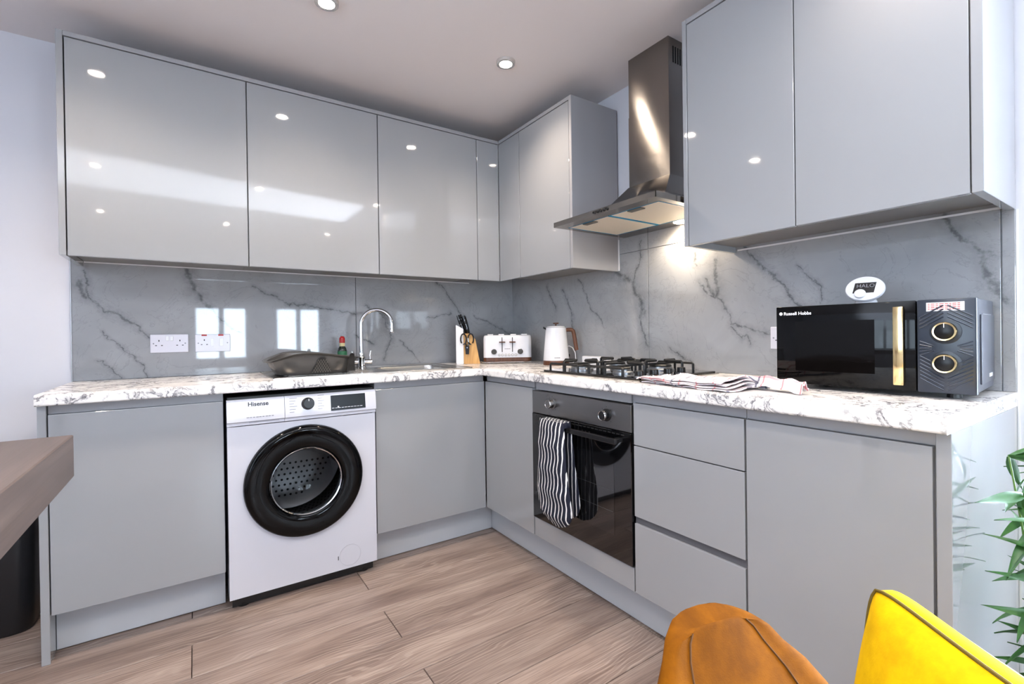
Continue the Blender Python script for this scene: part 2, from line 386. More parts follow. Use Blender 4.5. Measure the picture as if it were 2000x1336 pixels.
wr = wall('wall_right', [((0, WR[1], -.08), (TW, 0, ZC+.1)), ((0, WR[0], -.08), (TW, WR[1], WR[2])), ((0, WR[0], WR[3]), (TW, WR[1], ZC+.1)), ((0, REAR, -.08), (TW, WR[0], ZC+.1))])
WL = (-3.85, -1.95, .75, 2.1)  # assumed window in the left wall, for cool light from that side
wall('wall_left', [((LEFT-TW, WL[1], -.08), (LEFT, 0, ZC+.1)), ((LEFT-TW, WL[0], -.08), (LEFT, WL[1], WL[2])), ((LEFT-TW, WL[0], WL[3]), (LEFT, WL[1], ZC+.1)), ((LEFT-TW, REAR, -.08), (LEFT, WL[0], ZC+.1))])
RW = [(-1.90, -1.17), (-.82, -.10)]; RZ = (.74, 1.98)
wall('wall_rear', [((LEFT-TW, REAR-TW, -.08), (RW[0][0], REAR, ZC+.1)), ((RW[0][1], REAR-TW, -.08), (RW[1][0], REAR, ZC+.1)), ((RW[1][1], REAR-TW, -.08), (TW, REAR, ZC+.1))] +
     [((a, REAR-TW, -.08), (b, REAR, RZ[0])) for a, b in RW] + [((a, REAR-TW, RZ[1]), (b, REAR, ZC+.1)) for a, b in RW])
struct(B((LEFT, REAR, ZC), (0, 0, ZC+.1), 'ceiling', M_ceil))
def window(name, P, du, w, z0, z1, nmull):
    """P: start corner, du: unit vector along the wall; white frame with mullions and panes"""
    e = bpy.data.objects.new(name, None); COL.objects.link(e); e.location = P; struct(e)
    nrm = Vector((-du.y, du.x, 0))*.02
    def bar(u0, u1, a, b, nm='window_frame', mat=M_wgloss, d=1.0):
        A = P+du*u0-nrm*d; Bq = P+du*u1+nrm*d
        B((A.x, A.y, a), (Bq.x, Bq.y, b), nm, mat, e)
    bar(0, .05, z0, z1); bar(w-.05, w, z0, z1); bar(.05, w-.05, z0, z0+.05); bar(.05, w-.05, z1-.05, z1)
    step = (w-.1)/(nmull+1)
    for i in range(nmull): bar(.05+step*(i+1)-.035, .05+step*(i+1)+.035, z0+.05, z1-.05, 'mullion')
    for i in range(nmull+1):
        bar(.05+step*i+(.035 if i else 0), .05+step*(i+1)-(.035 if i < nmull else 0), z0+.05, z1-.05, 'pane', M_pane, .1)
window('assumed_window_1', Vector((.06, WR[0], 0)), Vector((0, 1, 0)), WR[1]-WR[0], WR[2], WR[3], 0)
window('window_2', Vector((RW[0][0], REAR-.06, 0)), Vector((1, 0, 0)), RW[0][1]-RW[0][0], RZ[0], RZ[1], 1)
window('window_3', Vector((RW[1][0], REAR-.06, 0)), Vector((1, 0, 0)), RW[1][1]-RW[1][0], RZ[0], RZ[1], 1)
window('assumed_window_4', Vector((LEFT-.06, WL[0], 0)), Vector((0, 1, 0)), WL[1]-WL[0], WL[2], WL[3], 2)
for (a, b), nm in zip(RW, ('left', 'right')):
    rb = thing('roller_blind', 'grey roller blind over the %s rear window, half drawn' % nm, 'blind', ((a+b)/2, REAR+.02, 1.53), group='rear window blinds')
    B((a-.02, REAR+.004, 1.53), (b+.02, REAR+.007, 2.02), 'fabric', pbr('blind_grey', '9A989A', .8), rb)
    MB().tube([(a-.02, REAR+.025, 2.035), (b+.02, REAR+.025, 2.035)], .02, 16).build('roller', M_white, rb, True)
# splashback tiles
HT = .908
for a, b in ((-2.311, -1.1012), (-1.0988, -.0125)): B((a, -.011, HT+.0005), (b, -.0005, 1.4975), 'tile', M_tile_back, wb, .0012)
for a, b in ((-1.2118, -.0005), (-2.4458, -1.2142), (-2.474, -2.4482)): B((-.011, a, HT+.0005), (-.0005, b, 1.4975), 'tile', M_tile_right, wr, .0012)
for a, b in ((-1.2118, -1.02), (-1.70, -1.2142)): B((-.011, a, 1.4998), (-.0005, b, 1.62), 'tile', M_tile_right, wr, .0012)
struct(B((-2.316, -.0125, HT+.001), (-2.3112, -.0005, 1.4975), 'trim_1', M_trim))
struct(B((-.0135, -.0135, HT+.001), (-.0112, -.0112, 1.42), 'trim_2', M_trim))
struct(B((-2.268, -.0150, 1.4255), (-.36, -.0112, 1.4308), 'trim_3', M_white))
struct(B((-.0150, -2.45, 1.4155), (-.0112, -1.68, 1.4215), 'trim_4', M_white))
struct(B((-.0150, -1.026, 1.412), (-.0112, -1.0195, 1.575), 'trim_5', M_white))
struct(B((-.0016, -2.4795, 0), (.0, -2.4745, 1.41), 'trim_6', M_white))

# ================================================================== BASE UNITS
DF, DB = -.5846, -.566           # door front / back (y on the back run, x on the right run)
ZT, ZB = .8363, .1599            # door top / bottom
KH = .155
def door_y(x0, x1, z0, z1, parent, name='door', front=DF, th=.0186):
    return B((x0+.0015, front, z0), (x1-.0015, front+th, z1), name, M_gloss, parent, .0015, 2)
def door_x(y0, y1, z0, z1, parent, name='door', front=DF, th=.0186):
    return B((front, y0+.0015, z0), (front+th, y1-.0015, z1), name, M_gloss, parent, .0015, 2)
ZW = .870                        # underside of the worktop
c = thing('base_cabinet', 'gloss grey base cabinet at the left end beside the washing machine', 'cabinet', (-2.04, -.3, 0))
B((-2.2855, DB+.001, ZB-.004), (-1.7815, -.012, ZW-.001), 'body', M_carc, c)
door_y(-2.2855, -1.7815, ZB, ZT, c)
B((-2.285, DF+.012, ZT+.002), (-1.782, DB+.0005, ZW-.001), 'handle_rail', M_carc, c)
B((-2.310, DF-.002, 0), (-2.2875, -.012, ZW-.001), 'end_panel', M_gloss, c, .001)
B((-2.2865, -.506, .004), (-1.7815, -.488, KH-.002), 'kickboard', M_plinth, c, .001)
c = thing('sink_cabinet', 'gloss grey base cabinet under the sink, right of the washing machine', 'cabinet', (-.88, -.3, 0))
B((-1.1785, DB+.001, ZB-.004), (-.588, -.012, .70), 'body', M_carc, c)
B((-1.1785, DB+.001, .70), (-.588, DB+.02, ZW-.001), 'front_rail', M_carc, c)
B((-1.1785, DB+.02, .70), (-1.1605, -.012, ZW-.001), 'side_panel', M_carc, c)
door_y(-1.1775, -.5865, ZB, ZT, c)
B((-1.1785, DF+.012, ZT+.002), (-.588, DB+.0005, ZW-.001), 'handle_rail', M_carc, c)
B((-1.1785, -.506, .004), (-.508, -.488, KH-.002), 'kickboard', M_plinth, c, .001)
c = thing('corner_cabinet', 'narrow gloss grey base cabinet in the corner left of the oven', 'cabinet', (-.3, -.8, 0))
B((DB+.001, -1.0165, ZB-.004), (-.012, -.60, ZW-.001), 'body', M_carc, c)
door_x(-1.0165, -.586, ZB, ZT, c)
B((DF+.012, -1.0165, ZT+.002), (DB+.0005, -.588, ZW-.001), 'handle_rail', M_carc, c)
c = thing('oven_cabinet', 'gloss grey housing unit around the built-in oven', 'cabinet', (-.3, -1.32, 0))
B((-.10, -1.6165, ZB-.004), (-.012, -1.0185, ZW-.02), 'back_panel', M_carc, c)
B((DB+.001, -1.034, ZB-.004), (-.10, -1.0185, ZW-.001), 'side_panel', M_carc, c)
B((DB+.001, -1.6165, ZB-.004), (-.10, -1.602, ZW-.001), 'side_panel', M_carc, c)
B((DB+.001, -1.602, ZB-.004), (-.10, -1.034, .2445), 'body', M_carc, c)
door_x(-1.6165, -1.0195, ZB, .2445, c, 'filler_panel')
B((DF+.012, -1.602, .832), (DB+.0005, -1.034, ZW-.001), 'handle_rail', M_carc, c)
c = thing('drawer_unit', 'gloss grey unit with three drawers right of the oven', 'drawers', (-.3, -1.82, 0))
B((DB+.001, -2.0305, ZB-.004), (-.012, -1.6185, ZW-.001), 'body', M_carc, c)
door_x(-2.0305, -1.6195, .688, ZT, c, 'drawer'); door_x(-2.0305, -1.6195, .4335, .6845, c, 'drawer')
door_x(-2.0305, -1.6195, ZB, .409, c, 'drawer')
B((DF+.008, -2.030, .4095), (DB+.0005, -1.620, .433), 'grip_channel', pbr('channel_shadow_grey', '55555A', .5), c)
B((DF+.012, -2.0305, ZT+.002), (DB+.0005, -1.6185, ZW-.001), 'handle_rail', M_carc, c)
c = thing('base_cabinet', 'gloss grey base cabinet under the microwave at the worktop end', 'cabinet', (-.3, -2.25, 0))
B((DB+.001, -2.447, ZB-.004), (-.012, -2.0325, ZW-.001), 'body', M_carc, c)
door_x(-2.4445, -2.0335, ZB, ZT, c)
B((DF+.012, -2.447, ZT+.002), (DB+.0005, -2.0325, ZW-.001), 'handle_rail', M_carc, c)
B((DF-.002, -2.474, 0), (-.003, -2.449, ZW-.001), 'end_panel', M_gloss, c, .001)
k = MB().box((-.506, -2.448, .004), (-.488, -.487, KH-.002), .001)
tag(k.build('kickboard', M_plinth), 'long grey kickboard along the floor under the oven run', 'kickboard')

# ================================================================== WORKTOPS
def worktop_profile(d, t, r=.012, n=5):
    """profile from the front edge (0) to the wall (d): list of (depth, z)"""
    p = []
    for i in range(n+1): a = PI/2*i/n; p.append((r-r*math.sin(a)*1.0, HT-r+r*math.cos(a)))
    p = p[::1]
    q = [(d, HT)]+p
    for i in range(n+1): a = PI/2*i/n; q.append((r*.6-r*.6*math.cos(a), HT-t+r*.6-r*.6*math.sin(a)))
    q.append((d, HT-t))
    return q
WD, WTt = -.6174, .038
# sink cut-out in the back-run worktop: x -1.50..-.60, y -.50..-.12 (bowl area only)
SX0, SX1, SY0, SY1 = -1.075, -.705, -.505, -.185
def run_piece(x0, x1):
    pr = worktop_profile(-WD-.0005, WTt); m = MB()
    return m.prism([(x0, WD+d, z) for d, z in pr], (x1-x0, 0, 0))
m = run_piece(-2.3105, SX0)
pr = worktop_profile(SY0-WD, WTt); m.prism([(SX0, WD+d, z) for d, z in pr], (SX1-SX0, 0, 0))
m.box((SX0, SY1, HT-WTt), (SX1, -.0005, HT))
m2 = run_piece(SX1, -.6182)
me_ = bpy.data.meshes.new('t'); m2.bm.to_mesh(me_); m.bm.from_mesh(me_)
bmesh.ops.remove_doubles(m.bm, verts=m.bm.verts, dist=1e-5)
tag(m.build('worktop', M_marble), 'white marble-effect worktop over the washing machine and sink cabinet', 'worktop')
pr = worktop_profile(-WD-.0005, WTt)
m = MB().prism([(WD+d, -.0005, z) for d, z in pr], (0, -2.4725, 0))
wt2 = thing('worktop', 'white marble-effect worktop carrying the hob and the microwave', 'worktop', (-.3, -1.24, HT-WTt))
m.build('slab', M_marble, wt2)
B((WD+.001, -2.4745, HT-WTt), (-.32, -2.473, HT-.001), 'edge_strip', M_marble, wt2); B((-.319, -2.4745, HT-WTt), (-.002, -2.473, HT-.001), 'edge_strip', M_marble, wt2)

# ================================================================== WALL UNITS
UF, UB = -.3484, -.330      # back run front / carcass front
VF, VB = -.329, -.311       # right run front / carcass front
U0, U1, UC = 1.409, 2.2579, 1.432
def wall_unit_y(x0, x1, label, end=None):
    c = thing('wall_cabinet', label, 'wall cabinet', ((x0+x1)/2, -.17, UC), group='wall cabinets above the sink run')
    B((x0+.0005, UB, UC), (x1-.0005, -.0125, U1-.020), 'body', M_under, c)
    door_y(x0+.0005, x1-.0005, U0, U1-.0225, c, front=UF)
    return c
wall_unit_y(-2.2675, -1.6645, 'leftmost gloss grey wall cabinet, above the two wall sockets')
wall_unit_y(-1.6645, -1.0704, 'gloss grey wall cabinet second from the left, above the dish drainer')
wall_unit_y(-1.0704, -.4812, 'gloss grey wall cabinet third from the left, above the tap')
tag(B((-.4797, UF, U0), (-.3305, UF+.018, U1-.0225), 'filler_panel', M_gloss, None, .0015, 2), 'narrow gloss grey filler panel between wall cabinets in the corner', 'panel')
tag(B((-2.2894, UF-.001, U0), (-2.2695, -.0125, U1), 'end_panel', M_gloss, None, .001), 'gloss grey end panel closing the left side of the wall cabinets', 'panel')
tag(B((-2.2690, UF-.001, U1-.0185), (-.330, -.0125, U1), 'top_panel', M_carc, None, .001), 'grey top panel running along the wall cabinets above the sink', 'panel')
c = thing('wall_cabinet', 'gloss grey corner wall cabinet left of the cooker hood', 'wall cabinet', (-.17, -.68, UC))
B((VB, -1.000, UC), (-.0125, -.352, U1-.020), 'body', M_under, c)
door_x(-.566, -.3485, U0, U1-.0225, c, 'filler_panel', front=VF); door_x(-.9995, -.568, U0, U1-.0225, c, front=VF)
B((VF-.001, -1.0188, U0), (-.0125, -1.0005, U1), 'end_panel', M_carc, c, .001)
B((VF-.001, -1.0004, U1-.0185), (-.0125, -.352, U1), 'top_panel', M_carc, c, .001)
c = thing('wall_cabinet', 'gloss grey two-door wall cabinet right of the hood, above the microwave', 'wall cabinet', (-.17, -2.06, UC))
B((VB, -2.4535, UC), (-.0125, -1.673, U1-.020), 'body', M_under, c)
door_x(-2.0544, -1.6735, U0, U1-.0225, c, front=VF); door_x(-2.4530, -2.0544, U0, U1-.0225, c, front=VF)
B((VF-.001, -1.6725, U0), (-.0125, -1.6548, U1), 'end_panel', M_gloss, c, .001)
B((VF-.001, -2.4757, U0), (-.0125, -2.4545, U1), 'end_panel', M_gloss, c, .001)
B((VF-.001, -2.4540, U1-.0185), (-.0125, -1.673, U1), 'top_panel', M_carc, c, .001)

# ================================================================== DOWNLIGHTS
def downlight(x, y, label):
    c = thing('downlight', label, 'light', (x, y, ZC-.012), group='round ceiling downlights')
    MB().lathe([(.029, .012), (.029, -.001), (.034, -.003), (.043, -.001), (.045, .0115), (.029, .012)], 32, None, False, False).build('ring', M_ring, c, True, world=False)
    MB().lathe([(.0285, .010), (.0285, .006)], 24).build('lamp_face', M_lamp, c, world=False)
    l = bpy.data.lights.new('downlight_beam', 'SPOT'); l.energy = SPOT_POWER; l.color = SPOT_COL; l.spot_size = math.radians(135); l.spot_blend = .9; l.shadow_soft_size = .03
    o = bpy.data.objects.new('downlight_beam', l); COL.objects.link(o); o.parent = c; o.location = (0, 0, -.004)
downlight(-.65, -.93, 'round ceiling downlight nearest the cooker hood')
downlight(-1.44, -.90, 'round ceiling downlight above the sink side, cut by the top of the photo')
downlight(-2.24, -.88, 'round ceiling downlight shown only as top left glint in the left wall cabinet')
for i, x in enumerate((-2.45, -1.40, -.40)): downlight(x, -2.44, 'round ceiling downlight of the row above the camera, %s one' % ('left', 'middle', 'right')[i])
for i, x in enumerate((-2.62, -1.56, -.50)): downlight(x, -4.03, 'round ceiling downlight of the rearmost row, %s one' % ('left', 'middle', 'right')[i])

# ================================================================== WASHING MACHINE
wx0, wx1, wcx, wcz = -1.7715, -1.1855, -1.4845, .477
wm = thing('washing_machine', 'white front-loading washing machine with round black door', 'washing machine', (wcx, -.33, 0))
m = MB()
def plate_hole(m, x0, x1, z0, z1, cx, cz, R, y, n=64):
    t = bmesh.new(); inn, out = [], []
    for i in range(n):
        a = 2*PI*i/n; dx, dz = math.cos(a), math.sin(a)
        inn.append(t.verts.new((cx+R*dx, y, cz+R*dz)))
        s_ = min(((x1-cx)/dx if dx > 1e-9 else (x0-cx)/dx if dx < -1e-9 else 1e9), ((z1-cz)/dz if dz > 1e-9 else (z0-cz)/dz if dz < -1e-9 else 1e9))
        out.append(t.verts.new((cx+dx*s_, y, cz+dz*s_)))
    for i in range(n): t.faces.new((inn[i], out[i], out[(i+1) % n], inn[(i+1) % n]))
    for cxx, czz in ((x0, z0), (x1, z0), (x1, z1), (x0, z1)):
        # close the corner triangles
        best = sorted(range(n), key=lambda i: abs(math.atan2(czz-cz, cxx-cx)-math.atan2(math.sin(2*PI*i/n), math.cos(2*PI*i/n))) % (2*PI))
        a0 = math.atan2(czz-cz, cxx-cx) % (2*PI); i = int(a0/(2*PI/n)); j = (i+1) % n
        v = t.verts.new((cxx, y, czz)); t.faces.new((out[i], v, out[j]))
    bmesh.ops.recalc_face_normals(t, faces=t.faces)
    return m.merge(t)
plate_hole(m, wx0, wx1, .048, .733, wcx, wcz, .20, -.600)
m.box((wx0, -.598, .048), (wx0+.012, -.06, .835)); m.box((wx1-.012, -.598, .048), (wx1, -.06, .835))
m.box((wx0+.012, -.598, .735), (wx1-.012, -.06, .835)); m.box((wx0+.012, -.598, .048), (wx1-.012, -.06, .065)); m.box((wx0, -.08, .048), (wx1, -.06, .835))
m.build('body', pbr('machine_white', 'C6C6CE', .22), wm)
for sx in (wx0+.05, wx1-.05):
    for sy in (-.55, -.12): MB().lathe([(.022, 0), (.022, .015), (.012, .018), (.012, .05)], 16, T(sx, sy, 0)).build('foot', M_black, wm)
B((wx0+.01, -.57, .006), (wx1-.01, -.56, .047), 'base_gap_shade', M_black, wm)  # black strip standing in for the shade in the gap under the machine
# top lid, then the sloping control panel
B((wx0+.002, -.585, .838), (wx1-.002, -.06, .852), 'top_lid', M_black, wm, .003)
M_wmp = pbr('control_panel_white', 'CCCCD4', .15)
xs = -1.566
for nm, a, b in (('detergent_drawer', wx0-.001, xs-.0008), ('control_panel', xs+.0008, wx1+.001)):
    poly = [(a, -.598, .735), (a, -.606, .737), (a, -.6065, .748), (a, -.617, .753), (a, -.616, .78), (a, -.609, .832), (a, -.603, .8395), (a, -.598, .841)]
    MB().prism(poly, (b-a, 0, 0)).build(nm, M_wmp, wm, True, angle=25)
cp = [o for o in wm.children if o.name.startswith('control_panel')][0]
dd = [o for o in wm.children if o.name.startswith('detergent_drawer')][0]
tilt = math.atan2(.007, .052)
def on_panel(x, z, lift=.0003):   # matrix on the sloping fascia facing -y and a little up
    y = -.616+(z-.78)*(.007/.052)
    return T(x, y, z) @ Matrix.Rotation(-tilt, 4, 'X') @ FACE_Y @ T(0, 0, lift)
def local(o, M): return T(*(-base_of(o))) @ M
M_ink = pbr('dark_print', '2A2A30', .5)
text('Hisense', .0235, M_ink, 'brand_lettering', dd, local(dd, on_panel(-1.700, .812)), bold=.0006)
M_inkl = pbr('grey_print', '7C7C86', .5)
def dashes(o, name, specs, mat, MM):
    """small unreadable print: short raised dashes (x, y, w, h)"""
    m = MB()
    for x, y, w, h in specs: m.box((x, y, 0), (x+w, y+h, .0004))
    ob = m.xf(local(o, MM)).build(name, mat, o, world=False); ob['kind'] = 'stuff'; return ob
dashes(dd, 'small_print', [(i*.0112, 0, .008 if i % 3 else .0095, .0032) for i in range(9)], M_inkl, on_panel(-1.705, .766))
kn = MB().lathe([(.026, 0), (.026, .004), (.0235, .008), (.0225, .022), (.020, .025)], 40, on_panel(-1.476, .803)).build('program_dial', M_black, cp, True)
MB().box((-.0012, .010, .025), (.0012, .019, .0256)).xf(local(kn, on_panel(-1.476, .803))).build('dial_mark', M_white, kn, world=False)
dashes(cp, 'program_names', [(-.072, .026-i*.0115, .030-(i % 3)*.006, .0022) for i in range(6)]+[(.040, .030-i*.0115, .026-(i % 2)*.008, .0022) for i in range(6)], M_inkl, on_panel(-1.476, .803))
pz = on_panel(-1.383, .763)
dsp = MB().box((0, 0, 0), (.150, .066, .0012), .0005).xf(pz).build('display', pbr('display_black', '0B0C12', .3, spec=.3), cp)
dashes(dsp, 'display_print', [(.004+i*.0135, .010, .010, .0018) for i in range(10)]+[(.028, .012, .006, .006)], M_white, pz @ T(0, 0, .0012))
B((xs-.13, -.6068, .744), (xs-.02, -.6058, .7515), 'drawer_grip', pbr('grip_grey', 'A9A9B2', .4), dd, .0004)
# porthole door
dr = MB().lathe([(.236, 0), (.2355, .012), (.232, .021), (.225, .0265), (.215, .0285), (.160, .0265), (.150, .0235), (.143, .018), (.141, .0)], 72, T(wcx, -.601, wcz) @ FACE_Y, False, False).build('porthole_door', M_blacksoft, wm, True)
MB().lathe([(.1425, .024), (.140, .027), (.1365, .024), (.1365, .012), (.1405, .008)], 64, T(wcx, -.601, wcz) @ FACE_Y, False, False).build('chrome_ring', M_chrome, dr, True)
MB().lathe([(.1362, .014), (.130, .006), (.118, -.05), (.105, -.095), (.08, -.108), (.02, -.112)], 48, T(wcx, -.601, wcz) @ FACE_Y, False, True).build('glass_bowl', M_glass, dr, True)
MB().lathe([(.199, -.001), (.185, -.02), (.160, -.03), (.155, -.06)], 56, T(wcx, -.601, wcz) @ FACE_Y, False, False).build('door_gasket', pbr('grey_rubber', '4A4C50', .5), wm, True)
M_drum = pbr('drum_steel', '96969A', .34, metal=1)
drum = MB().lathe([(.158, -.061), (.165, -.07), (.235, -.078), (.238, -.14), (.238, -.40), (.20, -.42), (.01, -.42)], 64, T(wcx, -.601, wcz) @ FACE_Y, False, True).build('drum', M_drum, wm, True)
m = MB()
for j in range(9):
    for i in range(34):
        a = PI+PI*(i+.5*(j % 2))/34; y = -.601+.15+j*.028
        Mh = T(wcx+.2372*math.cos(a), y, wcz+.2372*math.sin(a)) @ Matrix.Rotation(a, 4, 'Z') if False else None
        n = Vector((-math.cos(a), 0, -math.sin(a))); tx = Vector((0, 1, 0)); ty = n.cross(tx)
        t = bmesh.new(); c0 = Vector((wcx, y, wcz))-n*.2374
        t.faces.new([t.verts.new(c0+(tx*math.cos(q*PI/3)+ty*math.sin(q*PI/3))*.0052) for q in range(6)]); m.merge(t)
for j in range(7):
    for i in range(15):
        xx, zz = (i-7+.5*(j % 2))*.026, -.02-j*.026
        if xx*xx+zz*zz > .19**2: continue
        t = bmesh.new(); t.faces.new([t.verts.new((wcx+xx+.006*math.cos(q*PI/3), -.601+.4185, wcz+zz+.006*math.sin(q*PI/3))) for q in range(6)]); m.merge(t)
o = m.build('perforations', M_dark, drum); o['kind'] = 'stuff'
for a in (PI*.5+.5, PI*.5+.5+2*PI/3, PI*.5+.5+4*PI/3):
    c0 = Vector((wcx+.225*math.cos(a), 0, wcz+.225*math.sin(a))); q = Vector((-math.cos(a), 0, -math.sin(a))); s_ = Vector((-math.sin(a), 0, math.cos(a)))
    poly = [c0-s_*.04, c0+q*.035-s_*.012, c0+q*.045, c0+q*.035+s_*.012, c0+s_*.04]
    MB().prism([(p.x, -.50, p.z) for p in poly], (0, .29, 0)).build('drum_paddle', M_drum, drum, True)
# drain filter cover
MB().lathe([(.0470, 0), (.0470, .0012), (.0455, .0012), (.0455, 0)], 48, T(-1.3065, -.6001, .106) @ FACE_Y, False, False).build('filter_cover_rim', pbr('seam_grey', 'B2B2BA', .4), wm)
B((-1.3595, -.6012, .095), (-1.3565, -.5998, .112), 'filter_slot', M_black, wm)

# ================================================================== OVEN
oy0, oy1 = -1.6150, -1.0215
ov = thing('oven', 'built-in steel and black glass oven with an oven glove on its handle', 'oven', (-.3, -1.318, .247))
B((-.558, oy0+.016, .2475), (-.11, oy1-.016, .826), 'body', M_dark, ov)
B((-.590, oy0, .728), (-.5585, oy1, .828), 'control_panel', M_steel_o, ov, .0015)
ocp = [o for o in ov.children if o.name.startswith('control_panel')][0]
for y, z in ((-1.168, .782), (-1.494, .777)):
    Mk = T(-.590, y, z) @ FACE_X
    k = MB().lathe([(.0235, 0), (.0235, .003), (.018, .005), (.0172, .024), (.0155, .027)], 36, Mk).build('knob', M_black if y < -1.4 else M_steel_o, ov, True)
    MB().lathe([(.0190, .020), (.0190, .0245), (.0172, .0275), (.0160, .0265)], 36, Mk, False, False).build('knob_ring', M_chrome, k, True)
    dashes(ocp, 'knob_marks', [(.031*math.cos(q)-.0012, .031*math.sin(q)-.0012, .0024, .0024) for q in [PI*(-.25+i*.25) for i in range(7)]], M_ink, Mk @ T(0, 0, .0002))
dg = B((-.592, oy0, .2490), (-.5585, oy1, .7255), 'oven_door', M_blackgl, ov, .002)
M_win = pbr('oven_window', '141416', .03, spec=.7, coat=.6)
B((-.5926, oy0+.085, .335), (-.5921, oy1-.085, .625), 'window_pane', M_win, dg)
for z in (.42, .50): B((-.5930, oy0+.09, z), (-.5927, oy1-.09, z+.0012), 'rack_line', pbr('rack_steel', '6A6C70', .3, metal=.8), dg)
m = MB().box((-.642, -1.585, .687), (-.628, -1.105, .707), .003, 2)
for y in (-1.565, -1.130): m.box((-.630, y-.012, .690), (-.5922, y+.012, .704), .002)
hd = m.build('handle', pbr('handle_black', '1A1A1C', .25), dg)
dashes(ov, 'vent_slots', [(i*.0225, 0, .016, .004) for i in range(24)], M_dark, T(-.5922, -1.050, .713) @ FACE_X)

# striped double oven glove folded over the handle
def mat_stripe():
    m, nt, b = nodes('navy_white_stripe'); N = NT(nt); tc = N.n('TexCoord'); P = tc.outputs['Object']
    sp = N.n('SeparateXYZ'); nt.links.new(P, sp.inputs[0])
    wv = N.noise(P, 14, 2, .5); wv = N.math('MULTIPLY_ADD', wv, .012, sp.outputs[1])
    f = N.math('FRACT', N.math('MULTIPLY', wv, 1/.0205)); f = N.math('ABSOLUTE', N.math('SUBTRACT', f, .5))
    k = N.smooth(f, .36, .39, 0.0, 1.0)
    nt.links.new(N.mix(k, '0B1024', 'E4E2E0'), b.inputs['Base Color']); b.inputs['Roughness'].default_value = .85
    return m
M_stripe = mat_stripe()
gl = thing('oven_glove', 'navy oven glove with white stripes hanging over the oven handle', 'oven glove', (-.645, -1.262, .70))
def glove_half(front):
    rows = 26; cols = 16; m = MB(); rings = []
    for j in range(rows+1):
        t = j/rows; z = .728-t*(.428 if front else .40)
        if t < .42: hw = .078+.012*math.sin(t/.42*PI*.5)
        else: hw = .090+.016*math.sin((t-.42)/.58*PI*.75)
        if t > .80: hw *= math.sqrt(max(.02, 1-((t-.80)/.205)**2))
        cy = -1.243-.028*t
        th = .017*(1-.35*abs(math.sin(t*9*PI/2)))*(min(1, (1-t)*9+.25))*(min(1, t*10+.35))
        xb = (-.651 if front else -.6205)-(.010*math.sin(t*PI) if front else 0)
        if not front: xb = -.6215+.004*t
        ring = []
        n = 2*cols
        for i in range(n):
            a = 2*PI*i/n; c_, s_ = math.cos(a), math.sin(a)
            yy = cy+hw*(abs(c_)**.8)*(1 if c_ > 0 else -1)
            rip = 1+.10*math.sin(yy*PI/.0205*2)
            if front: xx = xb-.004-max(0, s_)*th*1.5*rip+max(0, -s_)*.003
            else: xx = xb-max(0, s_)*.004+max(0, -s_)*.008
            ring.append((xx, yy, z))
        rings.append(ring)
    return m.loft(rings)
glove_half(True).build('front_mitt', M_stripe, gl, True, angle=80)
glove_half(False).build('rear_mitt', M_stripe, gl, True, angle=80)
MB().loft([[(-.6365+.0195*math.cos(a)*(1 if k else .8)-.001, -1.243+y, .7075+.0215*max(0, math.sin(a))+(.0 if k else -.002)) for a in [PI*i/10 for i in range(11)]] for k, y in ((0, -.078), (1, -.072), (1, .072), (0, .078))], True, True).build('fold_band', M_stripe, gl, True, angle=80)

# ================================================================== HOOD
hd = thing('cooker_hood', 'stainless steel chimney cooker hood above the hob', 'cooker hood', (-.24, -1.355, 1.577))
hy0, hy1, hx = -1.648, -1.062, -.482
m = MB(); z0, z1 = 1.578, 1.600
# rim (open frame) with recessed filter bay
m.box((hx, hy0, z0), (hx+.002, hy1, z1)); m.box((hx, hy0, z0), (-.0125, hy0+.002, z1)); m.box((hx, hy1-.002, z0), (-.0125, hy1, z1)); m.box((-.0145, hy0, z0), (-.0125, hy1, z1))
m.box((hx+.002, hy0+.002, z0), (hx+.055, hy1-.002, z0+.002)); m.box((-.10, hy0+.002, z0), (-.0145, hy1-.002, z0+.002))
m.box((hx+.055, hy0+.002, z0), (-.10, hy0+.03, z0+.002)); m.box((hx+.055, hy1-.03, z0), (-.10, hy1-.002, z0+.002))
m.build('rim', M_steel, hd)
cx0, cy0, cy1 = -.172, -1.4725, -1.2445; zc = 1.765
m = MB().loft([[(hx, hy0, z1), (hx, hy1, z1), (-.0125, hy1, z1), (-.0125, hy0, z1)], [(cx0-.10, cy0-.055, z1+.063), (cx0-.10, cy1+.055, z1+.063), (-.0125, cy1+.055, z1+.063), (-.0125, cy0-.055, z1+.063)], [(cx0-.003, cy0-.003, zc), (cx0-.003, cy1+.003, zc), (-.0125, cy1+.003, zc), (-.0125, cy0-.003, zc)]])
m.build('canopy', M_steel, hd, True, angle=25)
ch = MB().box((cx0, cy0, zc), (-.0125, cy1, 2.09)).build('chimney_lower', M_steel, hd)
ch2 = MB().box((cx0+.0015, cy0+.0015, 2.09), (-.0125, cy1-.0015, ZC-.0005)).build('chimney_upper', M_steel, hd)
m = MB()
for i in range(7): m.box((cx0+.03+i*.016, cy0+.0007, 2.255), (cx0+.038+i*.016, cy0+.0012, 2.325))
m.build('vent_slots', M_dark, ch2)
fx0, fx1, fm = hx+.058, -.103, (hy0+hy1)/2
